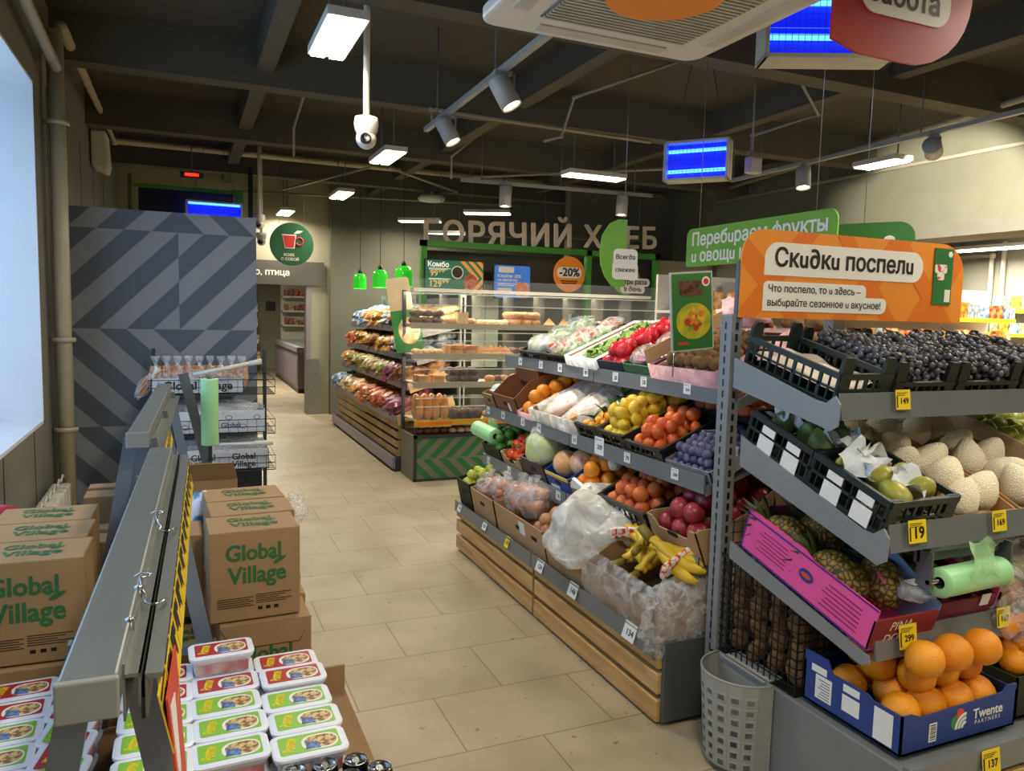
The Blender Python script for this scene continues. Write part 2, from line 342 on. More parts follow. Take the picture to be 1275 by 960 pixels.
for i,(x,y) in enumerate(((.66,.6),(2.6,-.4),(3.4,1.9),(4.9,.9),(.9,-2.3))):
    led(('over the pallets','behind the photographer','over the fruit stand','over the right display','far behind the photographer')[i]+', white twin strip light',x,y,2.95,0,.19,.6,LED_W*(1.3 if i!=2 else 1.5))
# ---------------------------------------------------------------- spotlights on tracks
spotm=M('spotlight_white','9b9b96',.45,0,.05); spotg=M('spotlight_glow','fff3d6',.5,0,0,emit=12,ecol='fff0cc')
def track(label,p0,p1):
    p0=Vector(p0);p1=Vector(p1); t=thing('light_track',label,'light track',tuple(p0)); d=p1-p0
    MB().bar((0,0,0),d,.035,.03).build('rail',spotm,t)
    n=3
    for k in range(n):
        q=d*(.1+.8*k/(n-1)); MB().tube([q,(q.x,q.y,3.449-p0.z)],.005,6).build('hanger_rod',mid,t)
    return t
def spot(label,loc,aim,r=.045,L=.14,power=SPOT_W,glow=True):
    """barrel hung under a track at loc, turned to face aim"""
    t=thing('track_spotlight',label,'spotlight',loc,group='white barrel spotlights on the ceiling tracks')
    d=(Vector(aim)-Vector(loc)).normalized(); q=d.to_track_quat('-Z','Y').to_matrix().to_4x4()
    T=Matrix.Translation((0,0,-.09))@q
    MB().lathe([(0,.06),(r*.96,.06),(r,.05),(r,-L+.06),(r*.9,-L+.06),(r*.86,-L+.075)],20,0,T).build('barrel',spotm,t)
    MB().lathe([(r*.86,-L+.078),(0,-L+.078)],20,0,T).build('lamp_face',spotg,t)
    MB().bb(-.05,.05,-.015,.015,-.02,.0).tube([(0,0,-.01),(0,.0,-.05)],.012).bb(r+.002,r+.008,-.012,.012,-.10,-.01).build('bracket',spotm,t)
    if power:
        l=bpy.data.lights.new('spot_beam','SPOT'); l.energy=power; l.spot_size=rad(52); l.spot_blend=.5; l.color=LED_COL; l.shadow_soft_size=.03
        o=bpy.data.objects.new('spot_beam',l); COL.objects.link(o); o.location=Vector(loc)+Vector((0,0,-.09))+d*(L-.05); o.rotation_euler=d.to_track_quat('-Z','Y').to_euler()
    return t
track('grey light track running into the shop beneath the cassette unit',(1.6,5.35,2.84),(1.55,2.6,2.84))
spot('larger barrel spotlight on the nearest ceiling track',(1.57,3.85,2.83),(2.3,3.3,1.2),.058,.17)
spot('smaller barrel spotlight at the far end of the nearest ceiling track',(1.59,4.85,2.83),(2.3,4.3,1.2),.055,.16)
track('light track running across in front of the bakery',(2.5,7.15,2.84),(4.6,7.0,2.84))
spot('white barrel spotlight on the bakery track, above the bread letters',(2.95,7.1,2.84),(2.9,7.0,1.2),.06,.2)
spot('white barrel spotlight at the right end of the bakery track',(4.25,7.02,2.84),(4.1,6.9,1.2),.06,.2)
track('long light track beside the plaster wall',(4.75,5.9,2.85),(4.65,1.8,2.85))
spot('lit barrel spotlight on the wall track, left of the long strip light',(4.72,4.95,2.84),(4.5,4.6,1.0),.06,.17,SPOT_W*.6)
spot('lit barrel spotlight on the wall track, right of the long strip light',(4.70,3.75,2.84),(6.6,5.0,2.6),.06,.17,SPOT_W*7)
# ---------------------------------------------------------------- ceiling cassette
t=thing('ceiling_cassette','big square white air conditioner cassette with an orange round sticker','air conditioner',(1.50,2.27,2.62))
MB().prism([(p[0],p[1]) for p in rrect(.97,.97,.07)],-.05,.0,0,Matrix.Rotation(rad(-90),4,'X')).build('cover_plate',white_m,t,bevel=.012)
gm=MB()
for k in range(26): gm.bb(-.30,.30,-.30+.0235*k,-.30+.0235*k+.012,-.012,-.003)
gm.build('intake_grille',M('grille_plastic','b5b1a2',.5),t)
MB().bb(-.31,.31,-.31,.31,-.004,-.002).build('grille_backing',M('grille_dark','7d7a6e',.6),t)
fm=MB()
for a in range(4):
    T=Matrix.Rotation(rad(90*a),4,'Z'); fm.bb(-.28,.28,-.435,-.375,-.006,.001,0,T)
fm.build('air_flap',M('flap_plastic','c6c2b4',.45),t,bevel=.004)
MB().poly([(x,y,-.014) for x,y in disc(.20,36,-.02,-.05)][::-1]).build('round_sticker',M('orange_sticker','f08a1c',.5,0,.05),t)
MB().bb(-.40,.40,-.40,.40,.05,.32).build('casing',dgrey,t)
m=MB()
for a in (-1,1):
    for b in (-1,1): m.tube([(a*.36,b*.36,.3),(a*.36,b*.36,.83)],.006)
m.build('hanger_rod',mid,t)
# ---------------------------------------------------------------- blue insect lamps
blu=M('ultraviolet_tube','5a86ff',.4,0,0,emit=6,ecol='2f63ff'); bbk=M('blue_lamp_back','1a2cc0',.5,0,.05,emit=.22,ecol='1027e0'); lampw=M('lamp_white','c9c6b4',.45)
def uv(label,loc,rz,W=.5,Hh=.3,D=.13):
    t=thing('insect_lamp',label,'insect lamp',loc,(0,0,rad(rz)))
    MB().bb(-W/2,W/2,-D/2,D/2,-Hh/2,-Hh/2+.02).bb(-W/2,W/2,-D/2,D/2,Hh/2-.02,Hh/2).bb(-W/2,-W/2+.02,-D/2,D/2,-Hh/2,Hh/2).bb(W/2-.02,W/2,-D/2,D/2,-Hh/2,Hh/2).build('casing',lampw,t,bevel=.004)
    MB().bb(-W/2+.02,W/2-.02,-.005,.005,-Hh/2+.02,Hh/2-.02).build('backing',bbk,t)
    for s in (-1,1):
        for z in (-.07,.07): MB().tube([(-W/2+.03,s*.028,z),(W/2-.03,s*.028,z)],.013,10).build('tube_lamp',blu,t)
    for s in (-1,1):
        m=MB()
        for k in range(9): m.bb(-W/2+.02,W/2-.02,s*(D/2-.006)-.0015,s*(D/2-.006)+.0015,-Hh/2+.035+k*.029,-Hh/2+.037+k*.029)
        for k in range(17): m.bb(-W/2+.03+k*.0275,-W/2+.032+k*.0275,s*(D/2-.006)-.0015,s*(D/2-.006)+.0015,-Hh/2+.02,Hh/2-.02)
        m.build('guard_grid',chrome,t)
    m=MB()
    for s in (-1,1): m.tube([(s*W*.4,0,Hh/2),(s*W*.1,0,3.449-loc[2])],.003,6)
    m.build('hanger_wire',dgrey,t)
    return t
uv('glowing blue insect lamp behind the red hanging sign',(2.58,2.62,2.84),-26,.56,.34,.16)
uv('glowing blue insect lamp hanging above the green signs',(3.36,4.55,2.66),-50,.46,.28,.14)
uv('dim blue insect lamp showing above the chevron panel',(.33,9.3,2.62),0,.6,.2,.12)
# ---------------------------------------------------------------- cameras and small ceiling things
def dome(label,loc,k=1,rod=.3):
    t=thing('security_camera',label,'security camera',loc)
    MB().lathe([(0,.05*k),(.055*k,.05*k),(.06*k,.02*k),(.055*k,-.01*k),(.045*k,-.03*k)],18).build('mount',white_m,t)
    MB().ball((0,0,-.05*k),.05*k,16,10).build('dome_body',white_m,t)
    MB().lathe([(0,-.002),(.026*k,0),(.028*k,.012*k),(.022*k,.02*k)],16,0,Matrix.Translation((-.015*k,-.048*k,-.062*k))@Matrix.Rotation(rad(75),4,'X')).build('lens',black,t)
    MB().tube([(0,0,.05*k),(0,0,3.449-loc[2])],.016*k,8).build('drop_pole',white_m,t)
    return t
dome('round white domed camera hanging on a pole over the aisle',(.91,4.15,2.52),1.1,.5)
dome('upper of two small white cameras left of the coffee sign',(.80,9.2,2.55),1.1,.6)
dome('lower of two small white cameras left of the coffee sign',(.85,9.5,2.38),1.0,.75)
t=thing('smoke_detector','round white disc detector on the ceiling above the bread letters','smoke detector',(3.05,9.9,3.05)); MB().lathe([(0,-.03),(.16,-.03),(.19,0),(.15,.04),(0,.04)],20).build('disc_body',white_m,t); MB().tube([(0,0,.04),(0,0,.399)],.02).build('stem',white_m,t)
t=thing('wall_speaker','pale rounded speaker high on the left wall above the chevron panel','speaker',(-.74,8.3,2.95)); MB().prism([(-.03,-.12),(.10,-.17),(.12,-.1),(.10,.2),(-.03,.2)],-.16,.16).build('speaker_body',white_m,t,bevel=.02)
t=thing('exit_light','small red glowing exit light above the chevron panel','exit light',(.1,9.2,2.98)); MB().bb(-.12,.12,-.02,.02,-.03,.03).build('light_body',dgrey,t); MB().tube([(0,0,.03),(0,0,.469)],.006).build('hanger_rod',mid,t); MB().bb(-.07,.07,-.024,-.02,-.015,.015).build('red_lamp',M('red_glow','ff2010',.5,emit=3),t)
t=thing('service_portal','dark frame with a green edge standing behind the chevron panel','frame',(.1,9.6,0)); MB().bb(-.55,.45,0,.06,2.55,2.9).build('dark_board',M('navy_board','14182c',.5),t); MB().bb(-.6,.55,-.03,0,2.86,2.9).build('top_bar',M('green_paint','4f8f2c',.45),t); MB().bb(.46,.56,-.05,.01,0,2.86).build('green_post',MC['green_paint'],t); MB().bb(.62,.67,.05,.12,0,3.2).build('dark_post',black,t)
cb=pipe('black_cable','thick black cable loop near the top right corner',[(3.9,2.75,3.449),(4.4,2.75,2.9),(5.4,2.9,3.0),(5.6,2.9,3.449)],.03,'cable',None,black)
# ---------------------------------------------------------------- chevron panel and the tray rack on it
chA=M('panel_slate','565f6c',.55,0,.05,3); chB=M('panel_light_slate','8a8f98',.55,0,.05,3)
def stripes(m,x0,x1,z0,z1,sl,per,ph,y,mi,T=None):
    """slanting bands clipped to one cell of the pattern"""
    k0=-20
    for k in range(k0,40):
        a=ph+k*per; poly=[(x0,z0),(x1,z0),(x1,z1),(x0,z1)]
        # u = x - sl*z runs across the bands
        poly=clip(poly,1,-sl,a+per/2)
        if len(poly)>2: poly=clip(poly,-1,sl,-a)
        if len(poly)>2: m.poly([(x,y,z) for x,z in poly],mi,T)
t=thing('display_partition','tall slate grey board with a chevron pattern of slanting stripes','partition',(0,6.0,0))
MB().bb(-.72,.5,0,.12,0,2.21).build('board',chB,t)
m=MB()
for r,(z0,z1) in enumerate(((0,.69),(.69,1.38),(1.38,2.07),(2.07,2.21))):
    for cx,(x0,x1) in enumerate(((-.72,-.03),(-.03,.5))):
        d=((-1,-1),(-1,1),(1,1),(1,-1))[r][cx]
        stripes(m,x0,x1,z0,z1,d,.345,-.03-d*z0+.1725*((r%2)^cx),-.0015,0)
m.build('chevron_print',chA,t)
# ---------------------------------------------------------------- produce rack along the aisle
slatw=M('rack_pine','d2ad70',.6,0,.1,4,col2='b98f55',stretch=(8,.7,8)); lip=M('price_rail_grey','7f8386',.35,.3,.05); wire=M('wire_grey','a9adae',.3,.6)
rack=thing('produce_rack','long fruit and vegetable rack with pale wooden slats along the aisle','shelving',(0,0,0))
Y0,Y1=2.30,4.62; YM=3.42
MB().bb(1.66,2.5,Y0+.02,Y1-.02,.0,.30).build('plinth',dgrey,rack)
for ya,yb in ((Y0,YM-.01),(YM+.01,Y1)):
    for k,(z0,z1) in enumerate(((.015,.10),(.125,.205),(.225,.285))): MB().bb(1.625,1.66,ya,yb,z0,z1).build('slat',slatw,rack,bevel=.004)
MB().bb(1.64,2.46,Y0-.02,Y0,.02,.335).build('end_panel',M('end_panel_grey','5c5f60',.45,.2),rack,bevel=.003)
MB().bb(2.44,2.5,Y0,Y1,.3,1.32).build('back_panel',M('back_panel_grey','6a6c6c',.55,.2),rack)
for y in (Y0+.03,YM,Y1-.03): MB().bb(2.40,2.46,y-.025,y+.025,0,1.56).build('upright',grey,rack)
SH={'deck':(1.62,.285,rad(12),.8),'low':(1.81,.585,rad(22),.55),'mid':(1.82,.905,rad(24),.55),'top':(1.95,1.235,rad(24),.46)}
def shelf_frame(par,x,z,tilt,d,ya,yb,name='shelf',deck=True):
    s=MB()
    n=int((yb-ya)/.045)
    T=Matrix.Translation((x,0,z))@Matrix.Rotation(-tilt,4,'Y')
    if deck:
        for k in range(n+1): s.bb(0,d,ya+k*(yb-ya)/n-.002,ya+k*(yb-ya)/n+.002,-.005,0,0,T)
        for k in range(4): s.bb(.02+k*d/4,.028+k*d/4,ya,yb,-.01,-.005,0,T)
    else: s.bb(0,d,ya,yb,-.012,0,0,T)
    o=s.build(name,wire if deck else mid,par)
    MB().bb(x-.012,x-.004,ya,yb,z-.01,z+.05).bb(x-.012,x+.01,ya,yb,z-.022,z-.01).build('price_rail',lip,o)
    for y in (ya,yb): MB().prism([(x,z-.03),(x,z+.01),(x+d*math.cos(tilt),z+d*math.sin(tilt)+.01),(x+d*math.cos(tilt),z+d*math.sin(tilt)-.07)],y-.004,y+.004).build('bracket',grey,o)
    return o
for k,(x,z,tl,d) in SH.items():
    for ya,yb in ((Y0+.015,YM-.004),(YM+.004,Y1-.015)): shelf_frame(rack,x,z,tl,d,ya,yb,'shelf' if k!='deck' else 'deck',k!='deck')
def on(sh,y,f=.02,up=.002):
    """a point on a shelf of the aisle rack: f back from the lip, and the way boxes stand there"""
    x,z,tl,d=SH[sh]; return (x+f*math.cos(tl)-up*math.sin(tl),y,z+f*math.sin(tl)+up*math.cos(tl)),(tl,0,rad(-90))
# ---------------------------------------------------------------- end display facing the camera
EX0,EX1=1.78,3.55
end=thing('end_display','grey steel end display with tilted shelves holding grapes and melons','shelving',(0,0,0))
for i,x in enumerate((EX0,EX1)):
    p=MB().bb(x,x+.05,2.17,2.23,.0,1.57).build('post',grey,end,bevel=.004)
    m=MB()
    for k in range(36): m.bb(x+.02,x+.03,2.168,2.1705,.08+k*.041,.105+k*.041)
    for k in range(36): m.bb(x-.0008,x+.001,2.195,2.203,.08+k*.041,.105+k*.041)
    m.build('slot_holes',black,p)
MB().bb(EX0,EX1,1.37,2.2,.0,.335).build('plinth',M('plinth_grey','808385',.45,.2),end,bevel=.004)
MB().bb(EX0-.0,EX1,1.345,1.37,.27,.35).build('base_price_rail',lip,end)
for z0,z1 in ((.02,.11),(.125,.25)): MB().bb(EX0+.02,EX1,1.345,1.37,z0,z1).build('slat',pine,end,bevel=.003)
m=MB()
for k in range(11): m.bb(EX0,EX1,2.198,2.202,.4+k*.04,.404+k*.04)
for k in range(44): m.bb(EX0+k*.04,EX0+.004+k*.04,2.196,2.2,.38,.82)
m.build('back_mesh',M('mesh_dark','55585a',.4,.5),end)
ES={'e3':(1.52,.60,rad(15),.62),'e2':(1.50,.925,rad(18),.62),'e1':(1.70,1.275,rad(14),.46)}
for k,(y,z,tl,d) in ES.items():
    s=MB(); T=Matrix.Translation((0,y,z))@Matrix.Rotation(tl,4,'X')
    for q in range(42): x=EX0+.01+q*(EX1-EX0-.02)/41; s.bb(x-.0018,x+.0018,0,d,-.005,0,0,T)
    for q in range(6): s.bb(EX0,EX1,.01+q*d/6,.016+q*d/6,-.01,-.005,0,T)
    o=s.build('shelf',wire,end)
    r=MB(); T2=Matrix.Translation((0,y-.012,z))@Matrix.Rotation(rad(-8),4,'X'); r.bb(EX0+.03,EX1,-.004,.004,-.012,.062,0,T2).bb(EX0+.03,EX1,-.004,.02,-.02,-.012,0,T2); r.build('price_rail',lip,o)
    for x in (EX0+.004,EX1):
        cy,cz=y+.01,z; dy,dz=d*math.cos(tl),d*math.sin(tl)
        b=MB()
        pts=[(y-.015,z+.055),(y-.035,z+.03),(y-.03,z-.035),(y-.0,z-.055),(y+.03,z-.045),(y+dy,z+dz-.075),(y+dy,z+dz+.03),(y+.06,z+.035),(y+.02,z+.03)]
        if k=='e3': pts=[(y-.015,z+.0),(y-.02,z-.02),(y+.01,z-.035),(y+dy,z+dz-.06),(y+dy,z+dz+.0)]
        b.prism(pts,-.003,.003,0,Matrix.Translation((x,0,0))@Matrix.Rotation(rad(90),4,'Z')); b.build('bracket',grey,o)
def one(sh,x,f=.02,up=.004):
    y,z,tl,d=ES[sh]; return (x,y+f*math.cos(tl)-up*math.sin(tl),z+f*math.sin(tl)+up*math.cos(tl)),(tl,0,0)
# ---------------------------------------------------------------- boxes and crates
def carton(name,label,loc,rot,w,d,h,mat=card,hf=None,t=.006,inner=None,liner=None,hole=True,cat='box',hb=None,cut=False):
    """open cardboard tray: x across, y back, z up; hf is the front wall's height, hb the back wall's"""
    o=thing(name,label,cat,loc,rot); hf=hf or h; hb=hb or h
    m=MB().bb(-w/2,w/2,0,d,0,t)
    for s in (-1,1):
        pts=[(0,0),(d,0),(d,hb),(d*.75,h),(d*.25,h),(0,hf)] if not cut else [(0,0),(d,0),(d,hb),(d-.03,hb),(d*.62,h*.75),(d*.3,h*.75),(.03,hf),(0,hf)]
        T=Matrix.Translation((s*(w/2-t/2),0,0))@Matrix.Rotation(rad(90),4,'Z'); m.prism(pts,-t/2,t/2,0,T)
    m.bb(-w/2+t,w/2-t,d-t,d,t,hb)
    if cut: m.prism([(-w/2,0),(w/2,0),(w/2,hf),(w/2-.04,hf),(w/2-.07,hf*.7),(-w/2+.07,hf*.7),(-w/2+.04,hf),(-w/2,hf)],0,t)
    else: m.bb(-w/2,w/2,0,t,0,hf)
    m.build('box_walls',mat,o)
    if hole: MB().prism(rrect(min(.07,w*.25),.022,.011,4,0,hf*.66),-.0012,.0,0).build('hand_hole',M('hole_shadow','2a1c10',.9),o)
    if liner:
        lm=MB(); q=.012
        lm.ring_tube([[(-w/2+q,q,t),(w/2-q,q,t),(w/2-q,d-q,t),(-w/2+q,d-q,t)],[(-w/2+t,t,h*.9),(w/2-t,t,h*.9),(w/2-t,d-t,h*.9),(-w/2+t,d-t,h*.9)],[(-w/2-.008,-.01,h+.01),(w/2+.008,-.01,h+.012),(w/2+.008,d+.008,h+.02),(-w/2-.008,d+.008,h+.01)],[(-w/2-.012,-.014,h*.35),(w/2+.01,-.016,h*.3),(w/2+.012,d+.01,h*.6),(-w/2-.012,d+.01,h*.6)]],0,False,True)
        lm.build('liner',liner,o)
    return o
def crate(name,label,loc,rot,w,d,h,mat=black,ear=0,rows=2,nx=9,nd=12,label_paper=False,cat='crate',lowf=None):
    """slotted plastic crate"""
    o=thing(name,label,cat,loc,rot); m=MB(); t=.007; lf=lowf or h
    m.bb(-w/2,w/2,0,d,0,.006)
    def wall(p0,p1,hh,n):
        p0=Vector(p0);p1=Vector(p1); L=(p1-p0).length; dr=(p1-p0)/L; T=Matrix.Translation(p0)@Matrix((dr,(-dr.y,dr.x,0),(0,0,1))).transposed().to_4x4()
        m.bb(0,L,-t/2,t/2,0,hh*.2,0,T).bb(0,L,-t/2-.003,t/2+.003,hh*.84,hh,0,T).bb(0,L,-t/2,t/2,hh*.5,hh*.57,0,T)
        for k in range(n+1):
            ww=.004 if k%3 else .012
            x=k*L/n; m.bb(max(0,x-ww/2),min(L,x+ww/2),-t/2,t/2,hh*.2,hh*.84,0,T)
    wall((-w/2,0,0),(w/2,0,0),lf,nx); wall((w/2,d,0),(-w/2,d,0),h,nx); wall((-w/2,d,0),(-w/2,0,0),h,nd); wall((w/2,0,0),(w/2,d,0),h,nd)
    m.build('slotted_walls',mat,o)
    for sx in (-1,1):
        for y in (0.004,d-.004): MB().prism([(-.022,0),(.022,0),(.022,h+ear*.7),(.012,h+ear),(-.012,h+ear),(-.022,h+ear*.7)],-.007,.007,0,Matrix.Translation((sx*(w/2-.02),y,0))).build('corner_post',mat,o)
    if label_paper:
        for y in (d*.26,d*.66):
            MB().bb(-w/2-.008,-w/2-.0055,y-.035,y+.035,h*.12,h*.55).build('paper_label',white,o)
            MB().bb(-w/2-.008,-w/2-.0055,y-.03,y+.03,h*.62,h*.82).build('paper_label',white,o)
    return o
def woodbox(name,label,loc,rot,w,d,h,mat=pinew,liner=None):
    o=thing(name,label,'crate',loc,rot); t=.008; m=MB().bb(-w/2,w/2,0,d,0,.006)
    for a,b in ((0,h*.42),(h*.55,h)): m.bb(-w/2,w/2,0,t,a,b).bb(-w/2,w/2,d-t,d,a,b)
    for a,b in ((0,h*.42),(h*.55,h)): m.bb(-w/2,-w/2+t,0,d,a,b).bb(w/2-t,w/2,0,d,a,b)
    m.build('boards',mat,o)
    for sx in (-1,1):
        for y in (.008,d-.026): MB().bb(sx*(w/2-.02)-.012,sx*(w/2-.02)+.012,y,y+.018,0,h+.02).build('corner_post',mat,o)
    if liner:
        lm=MB(); lm.ring_tube([[(-w/2+.02,.02,.01),(w/2-.02,.02,.01),(w/2-.02,d-.02,.01),(-w/2+.02,d-.02,.01)],[(-w/2+.01,.01,h),(w/2-.01,.01,h),(w/2-.01,d-.01,h),(-w/2+.01,d-.01,h)],[(-w/2-.014,-.016,h+.015),(w/2+.014,-.012,h+.01),(w/2+.01,d+.01,h+.03),(-w/2-.01,d+.01,h+.02)],[(-w/2-.02,-.02,h*.5),(w/2+.02,-.02,h*.4),(w/2+.012,d+.01,h*.6),(-w/2-.012,d+.01,h*.6)]],0,False,True).build('liner',liner,o)
    return o
# ---------------------------------------------------------------- fruit and vegetables
FR={}
def kind(k,me,parts=(),r=.04): FR[k]=(me,parts,r)
def mround(name,r,mat,fn=None,n=16,q=10): return MB().ball((0,0,0),r,n,q,0,None,fn).mesh(name,mat)
def dimple(d=.18,b=.06):
    def f(p):
        s=max(0,p.z-.6)/.4; u=max(0,-p.z-.7)/.3
        return Vector((p.x,p.y,p.z-d*s*s+b*u*u))
    return f
def peary(p):
    s=(p.z+1)/2; k=1.12-.62*max(0,s-.3)**.9
    return Vector((p.x*k,p.y*k,p.z*1.25))
def lemony(p):
    k=1-.0*abs(p.z); z=p.z*1.22+(.18*max(0,abs(p.z)-.85)/.15)*(1 if p.z>0 else -1)
    return Vector((p.x*(1-.12*abs(p.z)**3),p.y*(1-.12*abs(p.z)**3),z))
stemm=M('fruit_stem','4a3418',.8); calyx=M('green_calyx','4f5d24',.7); navel=M('navel_scar','7a5a1a',.8)
def stem_mesh(r,L,mat=stemm,at=.8): return MB().tube([(0,0,r*at),(r*.08,0,r*at+L)],r*.05+.001,6).mesh('stem',mat)
def fk(k,r,col,col2=None,fn=None,rough=.35,sc=3,stem=None,bump=.15,bsc=90,squash=(1,1,1),sh=None):
    m=M(k+'_skin',col,rough,0,.12,sc,bump,bsc,col2=col2,sharp=sh,sss=.0)
    parts=[]
    if stem=='stem': parts=[('stem',stem_mesh(r,r*.35))]
    if stem=='scar': parts=[('stem_scar',MB().lathe([(0,.9*r),(r*.1,.905*r),(r*.14,.86*r)],8).mesh('stem_scar',navel))]
    if stem=='calyx':
        cm=MB()
        for a in range(4): cm.poly([(0,0,.93*r*squash[2]),(r*.45*math.cos(a*1.57-.5),r*.45*math.sin(a*1.57-.5),.95*r*squash[2]),(r*.6*math.cos(a*1.57),r*.6*math.sin(a*1.57),.86*r*squash[2]),(r*.45*math.cos(a*1.57+.5),r*.45*math.sin(a*1.57+.5),.95*r*squash[2])])
        parts=[('calyx',cm.mesh('calyx',calyx))]
    kind(k,mround(k,tuple(r*q for q in squash),m,fn),parts,r)
fk('orange',.042,'f09a1a','e07f0c',dimple(.06),.4,4,'scar',.3,220)
fk('large_orange',.056,'f5a11e','e88a10',dimple(.06),.38,4,'scar',.35,220,(1,1,1.03))
fk('lime',.036,'5f9a34','3a6a20',dimple(.1),.4,5,'scar',.2,150)
fk('tomato',.037,'e8401c','f0602a',dimple(.16),.25,4,'calyx',0,90,(1,1,.85))
fk('apple',.035,'ccd052','b4c040',dimple(.3,.1),.35,4,'stem',0,90)
fk('pomelo',.085,'f0963c','e6c24a',dimple(.04),.3,7,None,.2,120)
fk('peach',.036,'e07a34','b8442c',dimple(.2),.6,16,'stem',.05,90)
fk('persimmon',.034,'ea7a34','d8582a',dimple(.12),.35,5,None,0,90,(1,1,.8))
fk('pomegranate',.046,'8e2430','b8444a',dimple(.05),.35,9,'calyx',.05,60)
fk('apricot',.036,'c26a3a','8c3c34',dimple(.2),.6,18,None,.05,90)
fk('plum',.021,'454463','6c6b8a',dimple(.1),.5,30,None,.05,60,(1,1,1.15))
fk('kiwi',.029,'8f6e44','745430',None,.9,20,None,.4,260,(1,1,1.3))
fk('potato',.038,'8f6e48','75552f',None,.85,12,None,.3,60,(1,.85,1.35))
fk('pear',.036,'a8a83a','8a9434',peary,.4,10,'stem',.05,100)
fk('lemon',.031,'ecc93a','e0b828',lemony,.4,4,None,.3,200)
fk('mandarin',.03,'f0b02a','e89a1c',dimple(.12),.4,4,None,.25,200,(1,1,.85))
fk('mango',.046,'7a8a35','b0a03a',None,.4,9,'stem',.05,60,(.85,.8,1.3))
fk('avocado',.045,'6c8444','4a6030',peary,.5,14,'stem',.25,90)
fk('melon_in_net',.058,'eadcb8','d6c298',peary,.8,60,None,0,90,(.95,.95,1.0))
fk('onion',.036,'c98f63','a86a48',dimple(-.25),.4,8,None,.1,60)
fk('red_apple',.037,'a8382c','c8893c',dimple(.3,.1),.3,4,'stem',0,90)
fk('foam_wrapped_fruit',.04,'e4e0d8','c9c3ba',dimple(.1),.9,60,None,.3,90)
FR['melon_in_net'][0].materials.clear(); FR['melon_in_net'][0].materials.append(M('foam_net','f6ecd2',.85,0,.1,120,.6,kind='voronoi',col2='dccb9c',sharp=(.0,.14)))
def put(k,T,label,cat,group,s=1,name=None):
    me,parts,r=FR[k]; o=bpy.data.objects.new(name or k,me); COL.objects.link(o); o.matrix_world=T@Matrix.Scale(s,4)
    tag(o,label,cat,group)
    for n,pm in parts: link(n,pm,o)
    return o
def rotm(a=3.14): return Euler((R.uniform(-a,a),R.uniform(-a,a),R.uniform(-3.14,3.14))).to_matrix().to_4x4()
def fill(box,k,w,d,z,label,cat,group,n=99,layers=1,x0=0,y0=.012,s=1,tilt=3.14,jit=.12,gap=1.02,name=None,slope=0):
    """lay fruit into a box: staggered rows, further layers nested on top"""
    bpy.context.view_layer.update(); B=Matrix.LocRotScale(box.location,box.rotation_euler,None)
    r=FR[k][2]*s*gap; c=0; pos=[]
    for L in range(layers):
        ny=max(1,int((d-2*r*(L*.5))/(1.74*r))); 
        for j in range(ny):
            off=r*((j+L)%2); nx=max(1,int((w-off-2*r*(L*.5)+.001)/(2*r)))
            for i in range(nx):
                x=-w/2+r+off+2*r*i+(w-off-nx*2*r)/2*.6+L*r*.3; y=y0+r+1.74*r*j+L*r*.58
                if abs(x)>w/2-r*.85: continue
                pos.append((x+x0,y,z+r+L*1.55*r+slope*(y-y0)))
    if len(pos)>n:
        pos=pos[:n]
    out=[]
    for x,y,zz in pos:
        J=Vector((R.uniform(-1,1)*jit*r,R.uniform(-1,1)*jit*r,R.uniform(-.3,.6)*jit*r))
        out.append(put(k,B@Matrix.Translation(Vector((x,y,zz))+J)@rotm(tilt),label,cat,group,s*R.uniform(.93,1.03),name))
    return out
def lump(m,c,r,n=20,k=12,a=.16,f=2.2,ph=0,flat=None):
    """a soft crumpled bag-like lump"""
    def fn(p):
        q=1+a*math.sin(f*3*p.x+ph)*math.cos(f*2.6*p.y+1.7*ph)+a*.6*math.sin(f*5*p.z+2*ph+3*p.x)+a*.5*math.cos(f*7*p.y-ph)*math.sin(f*6*p.x)
        p=p*q
        if flat is not None and p.z<flat: p.z=flat
        return p
    return m.ball(c,r,n,k,0,None,fn)
def price(label,T,txt,size=(.055,.045),mat=white,bold=.03,group=None,stripe=False):
    """card standing in a price rail; T puts its centre, reading towards -y of T"""
    o=thing('price_tag',label,'price tag',group=group); o.matrix_world=T
    w,h=size; MB().bb(-w/2,w/2,-.0008,.0008,-h/2,h/2).build('tag_card',mat,o)
    if txt: text(o,txt,ink,1,(w*.06,-.0012,-h*.08),width=w*.55,bold=bold,name='price_digits',ext=.002)
    m=MB()
    for k in range(3 if stripe else 1): m.bb(-w*.42,w*(.3-.1*k),-.0012,-.0008,h*(.33-.07*k),h*(.36-.07*k))
    if stripe: m.bb(-w*.46,-w*.38,-.0012,-.0008,-h*.4,h*.2)
    m.build('small_print',ink,o); return o
def rail_T(x,y,z,rz,tilt=0): return Matrix.Translation((x,y,z))@Matrix.Rotation(rz,4,'Z')@Matrix.Rotation(tilt,4,'X')
# ---------------------------------------------------------------- goods on the aisle rack, from the far end
W=lambda a,b: (abs(a-b),(a+b)/2)
